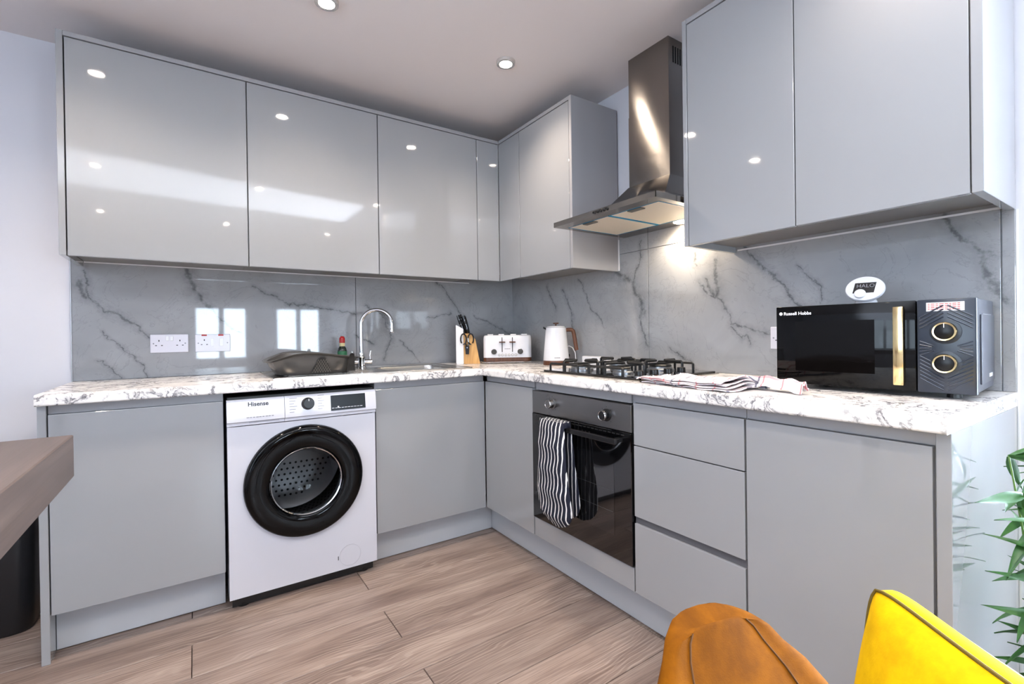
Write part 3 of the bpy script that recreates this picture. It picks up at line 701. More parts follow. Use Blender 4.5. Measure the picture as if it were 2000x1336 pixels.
for a, b in ((hy0+.033, fm-.004), (fm+.004, hy1-.033)):
    f = B((fx0, a, z0+.0005), (fx1, b, z0+.006), 'grease_filter', M_filter, hd)
    m = MB()
    for p, q in (((fx0, a), (fx1, a+.004)), ((fx0, b-.004), (fx1, b)), ((fx0, a), (fx0+.004, b)), ((fx1-.004, a), (fx1, b))): m.box((p[0], p[1], z0-.0008), (q[0], q[1], z0+.0004))
    m.build('protective_film', M_film, f)
    c_ = (a+b)/2; B((fx0+.006, c_-.035, z0-.004), (fx0+.034, c_+.035, z0+.0003), 'filter_latch', pbr('latch_grey', '5C5850', .4), f, .001)
B((fx0, fm-.0035, z0-.001), (fx1, fm+.0035, z0+.004), 'filter_divider', M_film, hd)
Mb_ = T(hx, fm, (z0+z1)/2) @ FACE_X
for i in range(5):
    MB().lathe([(.0058, 0), (.0058, .004), (.0046, .006)], 16, Mb_ @ T((i-2)*.0185+.012, 0, 0)).build('button', M_black, hd, True)
HL = (-.060, -1.44, z0-.001)
lampo = MB().lathe([(.030, .003), (.030, 0), (.026, -.0012)], 24, T(HL[0], HL[1], HL[2])).build('hood_lamp', pbr('hood_lamp_face', 'FFFFFF', .5, emit=('FFE6C4', 60)), hd, True)
l = bpy.data.lights.new('hood_beam', 'SPOT'); l.energy = 11.0; l.color = (1, .84, .62); l.spot_size = math.radians(165); l.spot_blend = .6; l.shadow_soft_size = .03
o = bpy.data.objects.new('hood_beam', l); COL.objects.link(o); o.parent = hd; o.location = Vector(HL)-Vector((0, 0, .006))-base_of(hd)

# ================================================================== HOB
hb = thing('gas_hob', 'black glass four-burner gas hob with cast iron pan supports', 'hob', (-.305, -1.325, HT))
gx0, gx1, gy0, gy1 = -.55, -.06, -1.62, -1.03
B((gx0, gy0, HT), (gx1, gy1, HT+.0045), 'steel_rim', M_steel_x, hb, .001)
B((gx0+.012, gy0+.012, HT+.0045), (gx1-.006, gy1-.012, HT+.0125), 'glass_plate', M_blackgl, hb, .002)
zg = HT+.0125
burn = [(-.42, -1.17, .042), (-.185, -1.17, .034), (-.42, -1.42, .030), (-.185, -1.42, .046)]
for x, y, r in burn:
    b_ = MB().lathe([(r+.012, 0), (r+.012, .006), (r+.004, .010), (r+.004, .016), (r, .017)], 36, T(x, y, zg)).build('burner', pbr('burner_alu', '9A9CA0', .35, metal=.9), hb, True)
    MB().lathe([(r, .0), (r+.001, .005), (r-.004, .009), (.004, .0095)], 36, T(x, y, zg+.017)).build('burner_cap', M_iron, b_, True)
for y0, y1 in ((-1.292, -1.045), (-1.545, -1.298)):
    m = MB(); zt_ = zg+.043; rr = .0052
    for x0, x1 in ((-.535, -.308), (-.298, -.075)):
        cx_, cy_ = (x0+x1)/2, (y0+y1)/2
        for (ax, ay, bx, by) in ((x0+.012, cy_, cx_-.028, cy_), (x1-.012, cy_, cx_+.028, cy_), (cx_, y0+.012, cx_, cy_-.028), (cx_, y1-.012, cx_, cy_+.028)):
            m.tube([(ax, ay, zg), (ax, ay, zt_-.006), (ax+(bx-ax)*.06, ay+(by-ay)*.06, zt_), (bx, by, zt_)], rr, 8)
    for x_ in (-.523, -.087): m.tube([(x_, y0+.03, zg), (x_, y0+.03, zg+.026), (x_, y0+.036, zg+.03), (x_, y1-.036, zg+.03), (x_, y1-.03, zg+.026), (x_, y1-.03, zg)], rr, 8)
    m.tube([(-.523, (y0+y1)/2, zg+.03), (-.087, (y0+y1)/2, zg+.03)], rr*.8, 8)
    m.build('pan_support', M_iron, hb, True)
for i in range(4):
    x = -.50+i*.082
    k = MB().lathe([(.020, 0), (.020, .004), (.017, .006), (.016, .022), (.014, .024)], 28, T(x, -1.578, zg)).build('control_knob', M_black, hb, True)
    MB().lathe([(.0208, 0), (.0208, .003)], 28, T(x, -1.578, zg)).build('knob_ring', M_chrome, k, True)

# ================================================================== SINK AND TAP
sk = thing('sink', 'stainless steel inset sink with a drainer board beside the tap', 'sink', (-1.12, -.31, HT))
zs = HT+.004
m = MB(); sx0, sx1, sy0, sy1 = -1.60, -.643, -.555, -.07
for a, b in (((sx0, sy0, HT), (SX0+.012, sy1, zs)), ((SX1-.012, sy0, HT), (sx1, sy1, zs)), ((SX0+.012, sy0, HT), (SX1-.012, SY0+.012, zs)), ((SX0+.012, SY1-.012, HT), (SX1-.012, sy1, zs))): m.box(a, b)
m.build('flange', M_steel_x, sk)
m = MB()
for (p, q) in (((sx0, sy0), (sx1, sy0+.006)), ((sx0, sy1-.006), (sx1, sy1)), ((sx0, sy0), (sx0+.006, sy1)), ((sx1-.006, sy0), (sx1, sy1))): m.box((p[0], p[1], zs-.001), (q[0], q[1], zs+.0022), .0008)
m.build('raised_rim', M_steel_x, sk)
def rrect(x0, x1, y0, y1, r, z, n=6):
    p = []
    for cx_, cy_, a0 in ((x1-r, y1-r, 0), (x0+r, y1-r, PI/2), (x0+r, y0+r, PI), (x1-r, y0+r, 1.5*PI)):
        for i in range(n+1): a = a0+PI/2*i/n; p.append((cx_+r*math.cos(a), cy_+r*math.sin(a), z))
    return p
g = .012
m = MB().loft([rrect(SX0+g+.04, SX1-g-.04, SY0+g+.04, SY1-g-.04, .06, HT-.15), rrect(SX0+g+.012, SX1-g-.012, SY0+g+.012, SY1-g-.012, .06, HT-.13), rrect(SX0+g+.004, SX1-g-.004, SY0+g+.004, SY1-g-.004, .05, zs-.02), rrect(SX0+g, SX1-g, SY0+g, SY1-g, .05, zs)], False)
t = bmesh.new(); t.faces.new([t.verts.new(p) for p in rrect(SX0+g+.04, SX1-g-.04, SY0+g+.04, SY1-g-.04, .06, HT-.15)]); m.merge(t)
m.build('bowl', M_steel_x, sk, True)
for i in range(7): B((-1.53, -.20-i*.045, zs), (-1.15, -.192-i*.045, zs+.002), 'drainer_ridge', M_steel_x, sk, .0008)
tp = thing('tap', 'chrome swan-neck mixer tap with lever handles at the sink', 'tap', (-1.113, -.150, zs))
tx, ty = -1.113, -.150
MB().lathe([(.027, 0), (.027, .006), (.022, .010), (.020, .05), (.022, .058), (.016, .066), (.014, .085)], 32, T(tx, ty, zs)).build('body', M_chrome, tp, True)
sd = Vector((.90, -.44, 0)).normalized(); R_ = .083
path = [Vector((tx, ty, zs+.06+i*.04)) for i in range(5)]
cz_ = 1.148; path[-1].z = cz_
for i in range(1, 20):
    a = PI*i/18*1.0
    path.append(Vector((tx, ty, cz_))+sd*(R_-R_*math.cos(a))+Vector((0, 0, R_*math.sin(a))))
path.append(path[-1]+Vector((0, 0, -.018)))
sp_ = MB().tube(path, .0105, 14).build('spout', M_chrome, tp, True)
e = path[-1]; MB().lathe([(.0115, -.012), (.0122, -.010), (.0122, .010), (.0108, .012)], 20, T(*e)).build('aerator', M_chrome, sp_, True)
ld = Vector((.97, -.25, 0)).normalized()
for s_ in (-1, 1):
    p0 = Vector((tx, ty, zs+.034)); p1 = p0+ld*s_*.052
    hv = MB().tube([p0+ld*s_*.015, p1, p1+ld*s_*.004], [.013, .015, .014], 18).build('valve', M_chrome, tp, True)
    q = p1-ld*s_*.008; MB().tube([q, q+Vector((0, 0, .035)), q+Vector((0, 0, .060))+ld*s_*.006], [.0048, .0042, .0038], 10).build('lever', M_chrome, hv, True)

# ================================================================== DISH DRAINER
M_rack = pbr('grey_rack_plastic', '474543', .22, spec=.6)
rk = thing('dish_drainer', 'dark grey plastic dish drainer tub with wavy rim beside the tap', 'dish drainer', (-1.405, -.345, zs+.002))
def ring_r(cx_, cy_, hx_, hy_, zf, n=64, p=3.2):
    out = []
    for i in range(n):
        a = 2*PI*i/n; c_, s_ = math.cos(a), math.sin(a)
        x = cx_+hx_*(abs(c_)**(2/p))*(1 if c_ >= 0 else -1); y = cy_+hy_*(abs(s_)**(2/p))*(1 if s_ >= 0 else -1)
        out.append((x, y, zf(x, y)))
    return out
rc = (-1.405, -.345)
def rim(x, y):   # waving rim height
    u = (x-rc[0])/.2
    return 1.003+.014*math.cos(u*2.6+.5)-.016*max(0, -u-.55)*2
zb_ = zs+.0045
rings = [ring_r(*rc, .150, .120, lambda x, y: zb_+.004), ring_r(*rc, .160, .130, lambda x, y: zb_), ring_r(*rc, .168, .138, lambda x, y: zb_+.012), ring_r(*rc, .183, .153, lambda x, y: (zb_+rim(x, y))/2),
         ring_r(*rc, .193, .163, lambda x, y: rim(x, y)-.012), ring_r(*rc, .206, .178, lambda x, y: rim(x, y)-.006), ring_r(*rc, .210, .182, lambda x, y: rim(x, y)-.001), ring_r(*rc, .205, .177, lambda x, y: rim(x, y)),
         ring_r(*rc, .190, .160, lambda x, y: rim(x, y)-.008), ring_r(*rc, .180, .150, lambda x, y: (zb_+rim(x, y))/2+.002), ring_r(*rc, .164, .134, lambda x, y: zb_+.014), ring_r(*rc, .150, .120, lambda x, y: zb_+.008)]
MB().loft(rings, True).build('tub', M_rack, rk, True)
for sx in (-.13, .13):
    for sy in (-.10, .10): MB().lathe([(.010, 0), (.010, .004)], 12, T(rc[0]+sx, rc[1]+sy, zs+.0006)).build('foot', M_rack, rk)
def arch(w, h, n=14):
    pts = [(-w, 0)]
    for i in range(n+1): a = PI-PI*i/n; pts.append((w*.52*math.cos(a), h-w*.5+w*.5*math.sin(a)))
    return pts+[(w, 0)]
def rack_face(x, z):   # y of the tub's front face at height z
    k = (z-zb_)/(1.003-zb_); return rc[1]-.1425-.026*k-.002
for xc, w, h, lat in ((-1.393, .042, .068, True), (-1.262, .020, .085, False)):
    P = [(xc+a, rack_face(xc, zb_+.008+b), zb_+.008+b) for a, b in arch(w, h)]
    ag = MB().prism(P, (0, .003, 0)).build('drain_grille', M_black, rk)
    if lat:
        m = MB()
        for s_ in (-1, 1):
            for i in range(-7, 8):
                x0_ = xc+i*.011
                seg = []
                for k in range(9):
                    b = h*k/8; x_ = x0_+s_*(b-.03)*.6
                    lim = w*(1-b/h*.55) if b < h*.93 else 0
                    if abs(x_-xc) < lim: seg.append((x_, rack_face(x_, zb_+.008+b)-.001, zb_+.008+b))
                if len(seg) > 1: m.tube(seg, .0007, 5)
        m.build('lattice', pbr('lattice_grey', '6E6860', .4), ag)

# ================================================================== SAUCE BOTTLE
bt = thing('sauce_bottle', 'small dark green sauce bottle with red cap behind the dish drainer', 'bottle', (-1.205, -.112, zs))
MB().lathe([(.022, 0), (.0245, .003), (.0245, .098), (.020, .112), (.0125, .124), (.0115, .140)], 24, T(-1.205, -.112, zs)).build('glass_body', pbr('dark_green_glass', '0E1A14', .08, spec=.7), bt, True)
MB().lathe([(.0248, .045), (.0250, .046), (.0250, .094), (.0248, .095)], 24, T(-1.205, -.112, zs), False, False).build('label', pbr('green_label', '1F5A3C', .5), bt, True)
MB().lathe([(.0135, .118), (.0140, .120), (.0140, .140)], 20, T(-1.205, -.112, zs), False, False).build('neck_band', pbr('cream_band', 'C9B98A', .5), bt, True)
MB().lathe([(.0130, .139), (.0150, .141), (.0150, .165), (.012, .170), (.008, .176)], 20, T(-1.205, -.112, zs)).build('cap', M_red, bt, True)

# ================================================================== KNIFE BLOCK, KNIVES, SCISSORS
KB = Vector((-.475, -.165, HT)); KR = -.50
kb = thing('knife_block', 'slanted bamboo knife block with white side standing in the corner', 'knife block', KB, KR)
# profile in local x (right) / z, extruded along local y; leans to the left
prof = [(-.010, 0), (.090, 0), (.062, .150), (.040, .176), (.026, .186), (-.010, .186)]
MB().prism([(x, -.055, z) for x, z in prof], (0, .11, 0), .002).build('wooden_block', M_block, kb, True, world=False, angle=30)
MB().prism([(x, -.056, z) for x, z in [(-.056, 0), (-.0105, 0), (-.0105, .215), (-.056, .240)]], (0, .112, 0), .002).build('side_board', M_white, kb, world=False)
Mkb = T(*KB) @ Matrix.Rotation(KR, 4, 'Z')
def handle(name, label, cat, p, d, L, r, grp):
    """knife handle sticking out of the block; the blade goes back down into it"""
    k = thing(name, label, cat, Mkb @ Vector(p), KR, grp)
    d = Vector(d).normalized()
    MB().tube([d*(-.002), d*.006, d*L*.35, d*L*.8, d*L], [r*.8, r, r*1.12, r*1.05, r*.8], 10).xf(Matrix.Diagonal((1, 1, 1, 1))).build('handle', M_blackgl, k, True, world=False)
    m = MB()
    for q in (.25, .5, .75):
        m.lathe([(.0022, -.0005), (.0022, .0005)], 8, T(*(d*L*q+Vector((0, -r*1.12, 0)))) @ FACE_Y)
    m.build('rivets', M_chrome, k, world=False)
    return k
G_ = 'black handled knives in the block'
kd = (-.24, -.04, 1)
for i, (x, y, z, L, r, lb) in enumerate(((-.006, -.034, .1875, .118, .0105, 'black handled knife at the front left of the knife block'), (.018, -.030, .1875, .112, .0105, 'black handled knife at the front right of the knife block'),
        (-.002, 0, .1875, .122, .010, 'black handled knife in the middle of the knife block'), (.022, .004, .1875, .110, .010, 'black handled knife in the middle right of the knife block'), (.008, .034, .1875, .104, .009, 'black handled knife at the back of the knife block'))):
    handle('knife', lb, 'knife', (x, y, z), kd if i else (-.34, -.04, 1), L, r, G_)
sc_ = thing('scissors', 'black handled kitchen scissors hung on the front of the knife block', 'scissors', Mkb @ Vector((.012, -.062, .06)), KR)
for s_ in (-1, 1):
    pts = [(s_*.004, -.004, .045), (s_*.008, -.005, .062)]+[(s_*(.022-.017*math.cos(a)), -.006, .092+.032*math.sin(a)) for a in [-PI*.55+2*PI*i/16*.92 for i in range(17)]]
    MB().tube(pts, .0045, 8).build('finger_loop', M_blackgl, sc_, True, world=False)
MB().prism([(-.010, -.008, .0), (.010, -.008, .0), (.013, -.008, .05), (-.013, -.008, .05)], (0, .006, 0), .001).build('pivot_grip', M_black, sc_, world=False)
MB().lathe([(.004, 0), (.004, .002)], 12, T(0, -.008, .04) @ FACE_Y).build('screw', M_chrome, sc_, world=False)

# ================================================================== TOASTER
TP = Vector((-.235, -.275, HT)); TR = -.56
ts = thing('toaster', 'white four-slot toaster with brown base and two levers in the corner', 'toaster', TP, TR)
MB().loft([rrect(-.142, .142, -.085, .085, .03, .010), rrect(-.150, .150, -.092, .092, .03, .014), rrect(-.148, .148, -.090, .090, .03, .036)], True).build('base', M_walnut, ts, True, world=False, angle=50)
MB().tube(rrect(-.158, .158, -.10, .10, .03, .0085), .0035, 8, closed=True).build('tray_rim', M_chrome, ts, True, world=False)
for a in (-.1, .1):
    for b in (-.06, .06): MB().lathe([(.010, 0), (.010, .011)], 12, T(a, b, 0)).build('foot', M_black, ts, world=False)
bd = MB().loft([rrect(-.149, .149, -.092, .092, .028, .036), rrect(-.148, .148, -.091, .091, .028, .15), rrect(-.146, .146, -.089, .089, .028, .166), rrect(-.140, .140, -.083, .083, .025, .173)], True).build('housing', M_wgloss, ts, True, world=False, angle=50)
for x in (-.105, -.037, .037, .105):
    sl = MB().box((x-.018, -.065, .1732), (x+.018, .065, .180), .003, 2).build('slot_frame', M_white, ts, world=False)
    MB().box((x-.011, -.058, .1795), (x+.011, .058, .1804)).build('slot', M_dark, sl, world=False)
for x in (-.033, .030):
    MB().box((x-.0022, -.0930, .070), (x+.0022, -.0915, .160)).build('lever_track', M_dark, ts, world=False)
    MB().box((x-.019, -.108, .127), (x+.019, -.0925, .134), .002).build('lever', M_walnut, ts, world=False)
for x in (-.083, .078):
    k = MB().lathe([(.0165, 0), (.0165, .008), (.014, .011)], 24, T(x, -.0918, .072) @ FACE_Y).build('browning_dial', pbr('dial_grey', '3A3836', .4), ts, True, world=False)
    MB().lathe([(.0172, 0), (.0172, .004), (.0164, .0045)], 24, T(x, -.0918, .072) @ FACE_Y, False, False).build('dial_ring', M_chrome, k, world=False)
for i in range(6): 
    k = MB().lathe([(.0068, 0), (.0068, .004), (.005, .005)], 16, T(-.052+i*.0205, -.0918, .052) @ FACE_Y).build('button', pbr('button_grey', '6E6C6C', .35), ts, True, world=False)
    MB().lathe([(.0044, .0045), (.0044, .0052)], 12, T(-.052+i*.0205, -.0918, .052) @ FACE_Y).build('button_face', M_white, k, world=False)
m = MB()
for i in range(5): m.box((-.018+i*.0072, -.0924, .088), (-.0125+i*.0072, -.0918, .0912))
o = m.build('small_lettering', M_ink, ts, world=False); o['kind'] = 'stuff'

# ================================================================== KETTLE
KP = Vector((-.158, -.668, HT)); KRZ = -.60
kt = thing('kettle', 'tall white kettle with brown wooden handle and base near the hob', 'kettle', KP, KRZ)
MB().lathe([(.072, 0), (.075, .003), (.0745, .022), (.073, .026)], 48, None).build('power_base', M_walnut, kt, True, world=False)
MB().lathe([(.0738, .0265), (.0740, .030), (.066, .12), (.0580, .205), (.0565, .212), (.050, .2150)], 48).build('body', M_wgloss, kt, True, world=False)
MB().lathe([(.054, .2152), (.050, .220), (.020, .2225)], 40).build('lid', M_wgloss, kt, True, world=False)
MB().lathe([(.005, .2225), (.005, .232), (.0165, .234), (.0165, .239), (.014, .2405)], 24).build('lid_knob', M_walnut, kt, True, world=False)
MB().prism([(-.057, -.012, .200), (-.072, 0, .208), (-.057, .012, .200), (-.057, .012, .212), (-.057, -.012, .212)][:3], (.0, 0, .011)).build('spout', M_black, kt, world=False)
def flat_tube(pts, wy, wt):
    rings = []; P = [Vector(p) for p in pts]
    for i, p in enumerate(P):
        d = ((P[i+1] if i+1 < len(P) else p)-(P[i-1] if i else p)).normalized(); n = Vector((-d.z, 0, d.x))
        rings.append([p+n*wt*math.cos(a)+Vector((0, 1, 0))*wy*math.sin(a) for a in [2*PI*k/12 for k in range(12)]])
    return rings
MB().loft(flat_tube([(.050, 0, .197), (.070, 0, .199), (.090, 0, .199), (.098, 0, .193), (.103, 0, .175), (.110, 0, .130), (.117, 0, .085), (.118, 0, .082)], .011, .0115)).build('handle', M_walnut, kt, True, world=False)
MB().box((.070, -.006, .045), (.078, .006, .060), .002).build('switch', M_black, kt, world=False)
m = MB().tube([(.070, .03, .006), (.10, .045, .006), (.118, .05, .03), (.115, .05, .065), (.10, .05, .095), (.08, .05, .105), (.06, .06, .10)], .0032, 8)
m.build('power_cord', M_white, kt, True, world=False)
m = MB()
for i in range(5): m.box((-.016+i*.0066, -.0738, .0415), (-.0112+i*.0066, -.0728, .0445))
o = m.build('small_lettering', M_ink, kt, world=False); o['kind'] = 'stuff'

# ================================================================== SMALL WHITE BOX BEHIND THE HOB
bx_ = thing('white_box', 'slim white plastic box standing at the wall behind the hob', 'box', (-.035, -.868, HT))
B((-.056, -.965, HT), (-.016, -.77, HT+.050), 'case', M_white, bx_, .006, 3)
B((-.0565, -.880, HT+.036), (-.0555, -.855, HT+.040), 'indicator', M_ink, bx_)

# ================================================================== SOCKETS
M_sock = pbr('socket_white', 'DAD6DE', .22)
def pins(parent, x, y, z, MM):
    for dx, dz, w, h in ((0, .011, .004, .0075), (-.011, -.011, .0065, .0035), (.011, -.011, .0065, .0035)):
        m = MB().box((dx-w/2, dz-h/2, 0), (dx+w/2, dz+h/2, .0004)).xf(MM @ T(x, y, z)); m.build('pin_hole', M_dark, parent, world=False)
def socket(name, label, loc, rotM, w=.146, h=.086, double=True, red=False):
    e = thing(name, label, 'socket', loc, 0)
    MM = rotM
    pl = MB().box((-w/2, -h/2, 0), (w/2, h/2, .009), .003, 2).xf(MM).build('face_plate', M_sock, e, world=False)
    for sx in (-1, 1):
        MB().lathe([(.0032, 0), (.0032, .0005)], 10, MM @ T(sx*.0605, 0, .009)).build('screw', pbr('screw_grey', '8A8A90', .4, metal=.6), e, world=False)
    if not red:
        for sx in (-1, 1):
            pins(e, sx*.040, .002, .0091, MM)
            MB().box((sx*.0085-.006, .012, .009), (sx*.0085+.006, .034, .012), .001).xf(MM).build('rocker', M_white, e, world=False)
    else:
        pins(e, -.036, .004, .0091, MM)
        for x0, x1 in ((-.010, .004), (.026, .044)):
            MB().box((x0, -.016, .009), (x1, .022, .0115), .001).xf(MM).build('rocker', M_white, e, world=False)
        for x in (-.036, .033): MB().box((x-.011, .0345, .009), (x+.011, .0425, .0105), .0008).xf(MM).build('indicator', M_red, e, world=False)
    return e
socket('double_socket', 'white double wall socket, left one of the two on the splashback', (-1.970, -.0115, 1.0655), FACE_Y)
socket('cooker_switch', 'white cooker switch and socket with two red indicators on the splashback', (-1.797, -.0115, 1.064), FACE_Y, red=True)
socket('double_socket', 'white double wall socket mostly hidden behind the microwave', (-.0115, -1.886, 1.058), FACE_X)

# ================================================================== TEA TOWEL
def mat_towel():
    m, nt, b = nodes('red_white_towel'); N = NT(nt); tc = N.n('TexCoord'); P = tc.outputs['Object']; sp = N.n('SeparateXYZ'); nt.links.new(P, sp.inputs[0])
    def stripe(s_, per, w, off=0.0):
        f = N.math('FRACT', N.math('MULTIPLY', N.math('ADD', s_, off), 1/per)); f = N.math('ABSOLUTE', N.math('SUBTRACT', f, .5)); return N.smooth(f, .5-w*1.6, .5-w, 0.0, 1.0)
    a = stripe(sp.outputs[0], .062, .030); a2 = stripe(sp.outputs[1], .055, .03)
    nv = stripe(sp.outputs[0], .20, .012, .03)
    c = N.mix(N.math('MULTIPLY', a, .7), 'DDD4D6', 'C23A44'); c = N.mix(N.math('MULTIPLY', a2, .55), c, 'BE4650'); c = N.mix(N.math('MULTIPLY', nv, .8), c, '23284A')
    nt.links.new(c, b.inputs['Base Color']); b.inputs['Roughness'].default_value = .9
    bp = N.n('Bump'); bp.inputs['Strength'].default_value = .25; bp.inputs['Distance'].default_value = .002
    nt.links.new(N.noise(P, 320, 2), bp.inputs['Height']); nt.links.new(bp.outputs[0], b.inputs['Normal'])
    return m
M_towel = mat_towel()
TW_ = Vector((-.490, -1.832, HT)); 
tw = thing('tea_towel', 'folded white tea towel with red checks lying between hob and microwave', 'towel', TW_, math.radians(-98))
def sheet(m, nx, ny, f, th):
    t = bmesh.new(); up_ = [[t.verts.new(f(i/nx, j/ny)) for j in range(ny+1)] for i in range(nx+1)]
    dn = [[t.verts.new(Vector(f(i/nx, j/ny))-Vector((0, 0, th))) for j in range(ny+1)] for i in range(nx+1)]
    for i in range(nx):
        for j in range(ny):
            t.faces.new((up_[i][j], up_[i+1][j], up_[i+1][j+1], up_[i][j+1])); t.faces.new((dn[i][j], dn[i][j+1], dn[i+1][j+1], dn[i+1][j]))
    for i in range(nx):
        t.faces.new((up_[i][0], dn[i][0], dn[i+1][0], up_[i+1][0])); t.faces.new((up_[i][ny], up_[i+1][ny], dn[i+1][ny], dn[i][ny]))
    for j in range(ny):
        t.faces.new((up_[0][j], up_[0][j+1], dn[0][j+1], dn[0][j])); t.faces.new((up_[nx][j], dn[nx][j], dn[nx][j+1], up_[nx][j+1]))
    bmesh.ops.recalc_face_normals(t, faces=t.faces); return m.merge(t)
# local x runs from the hob (0) to the microwave, local y from worktop front to back
for li in range(4):
    z0_ = .0055+li*.0062
    def f(u, v, z0_=z0_, li=li):
        x = -.183+.355*u+.006*math.sin(v*7+li)-.010*li*.4+(.020*(v-.5) if li else 0); y = -.095+.185*v*(1-.04*li)+.008*math.sin(u*6+li*1.3)+.012*u-.006*li*math.sin(u*3)
        z = z0_+.0018*math.sin(u*11+li)*math.sin(v*5+li*2)+.0014*math.sin(u*23+v*9)+li*.0012*math.sin(v*14)
        if u > .84: z += (u-.84)/.16*(.004+.016*max(0, math.sin(v*3.0))**2)*(.3+.2*li)
        if li == 3 and u < .12: z -= (.12-u)/.12*.012
        return (x, y, max(z, .0036+li*.0036))
    sheet(MB(), 40, 18, f, .003).build('fold_layer', M_towel, tw, True, world=False, angle=70)
def f(u, v):
    x = .115+.200*u; y = .050+.050*(v-.5)*(1.1-.45*u)+.055*u-.060*u*u
    z = .010+.036*math.sin(v*PI)*(.5+.5*math.sin(min(1, u*2.2)*PI*.5))*(1-.35*u)+.005*math.sin(v*17+u*4)+.003*math.sin(u*19)
    return (x, y, z)
sheet(MB(), 16, 14, f, .003).build('raised_corner', M_towel, tw, True, world=False, angle=70)

# ================================================================== MICROWAVE
MR = math.atan2(-.030, -.444)   # front runs from the left corner to the right corner
FL = Vector((-.345, -2.000, HT)); FR = Vector((-.308, -2.457, HT))
ang = math.atan2((FR-FL).y, (FR-FL).x)
mw = thing('microwave', 'black and grey microwave with gold handle and gold ringed dials', 'microwave', FL, ang)
# local x along the front (0 .. .444), local y into the depth, z up
mwW, mwH, mwD, f0 = .4585, .252, .285, .014
M_mwb = pbr('microwave_grey', '4A4D58', .32, spec=.5)
MB().box((.004, .026, f0+.002), (mwW-.002, mwD, mwH), .004, 2).build('casing', M_mwb, mw, world=False)
for a in (.05, mwW-.05):
    for b in (.06, mwD-.04): MB().lathe([(.016, 0), (.014, f0+.002)], 16, T(a, b, 0)).build('foot', M_black, mw, world=False)
side = MB().box((mwW-.0021, .060, .036), (mwW+.0018, mwD-.014, mwH-.040), .0018, 2).build('side_panel', M_mwb, mw, True, world=False)
MB().box((mwW-.0021, .085, mwH-.040), (mwW+.0006, mwD-.06, mwH-.0375)).build('side_highlight_ridge', pbr('ridge_grey', '8A8C94', .3), mw, world=False)
MB().box((mwW+.0017, mwD-.11, .048), (mwW+.0023, mwD-.055, .058)).build('rating_label', M_white, side, world=False)
xd = .345
MB().box((0, .002, f0), (xd-.001, .025, mwH), .003, 2).build('door', M_blacksoft, mw, True, world=False)
dr = [o for o in mw.children if o.name.split('.')[0] == 'door'][0]
MB().box((.055, .0012, .055), (.255, .0021, .205)).build('viewing_window', pbr('mw_window', '050404', .05, spec=.2), dr, world=False)
FM = Matrix(((1, 0, 0, 0), (0, 0, -1, 0), (0, 1, 0, 0), (0, 0, 0, 1)))
text('Russell Hobbs', .0135, M_white, 'brand_lettering', dr, T(.0225, .0016, .2255) @ FM, bold=.0003)
MB().lathe([(.0050, 0), (.0050, .0004)], 20, T(.0145, .0020, .2300) @ FM).build('brand_emblem', M_white, dr, world=False)
m = MB().box((.3005, -.026, .030), (.3235, -.010, .237), .003, 2)
hn = m.build('handle', M_gold, mw, True, world=False)
for z in (.045, .222): MB().box((.306, -.0105, z-.007), (.318, .0022, z+.007)).build('handle_mount', M_gold, hn, world=False)
pn = MB().box((xd+.001, .000, f0), (mwW, .025, mwH), .003, 2).build('control_panel', pbr('panel_slate', '252C38', .28), mw, True, world=False)
M_rib = pbr('rib_slate', '2A3240', .25)
# chevron ribs fanning round the dials
ax0, ax1, acx = xd+.006, mwW-.006, (xd+mwW)/2
def ribs(sgn, zs_):
    for z in zs_:
        for s_ in (-1, 1):
            pts = []
            for k in range(2):
                d = .004+(.046)*k
                zz = z+sgn*d*.62
                pts.append((acx+s_*d, -.0008, min(max(zz, f0+.006), mwH-.006)))
            MB().tube(pts, .0019, 6).build('rib', M_rib, pn, True, world=False)
ribs(1, [.020+.0095*i for i in range(7)]); ribs(-1, [.210+.0095*i for i in range(4)])
for zc_ in (.128,):
    for s_ in (-1, 1):
        for i in range(5):
            x1_ = acx+s_*.050; zz = zc_+(i-2)*.009
            MB().tube([(x1_, -.0008, zz+.0), (acx+s_*(.030-.004*abs(i-2)), -.0008, zc_+(i-2)*.003)], .0017, 6).build('rib', M_rib, pn, True, world=False)
for z in (.170, .090):
    MB().lathe([(.031, 0), (.031, .0018), (.029, .0024)], 40, T(acx, .000, z) @ FM).build('dial_plate', pbr('dial_plate', '1C222C', .3), pn, True, world=False)
    k = MB().lathe([(.0215, .0024), (.0215, .018), (.0195, .0195)], 40, T(acx, 0, z) @ FM).build('dial', pbr('dial_black', '0A0A0C', .3, spec=.3), mw, True, world=False)
    MB().lathe([(.0216, .012), (.0240, .013), (.0243, .019), (.0225, .0215), (.0192, .0212)], 48, T(acx, 0, z) @ FM, False, False).build('gold_ring', M_gold, k, True, world=False)
    MB().box((-.0007, .010, .0212), (.0007, .0205, .0218)).xf(T(acx, 0, z) @ FM).build('dial_mark', M_white, k, world=False)
stk = MB().box((xd+.020, -.0006, .222), (xd+.092, .0004, .244)).build('warning_sticker', pbr('sticker_white', 'E2DCDC', .4), mw, world=False)
m = MB()
for r in range(4):
    x = xd+.023
    for q in range(8):
        w = .004+((r*5+q*3) % 5)*.0012; m.box((x, -.0009, .2258+r*.0045), (x+w, -.0006, .2276+r*.0045)); x += w+.0018
o = m.build('sticker_print', M_red, stk, world=False); o['kind'] = 'stuff'

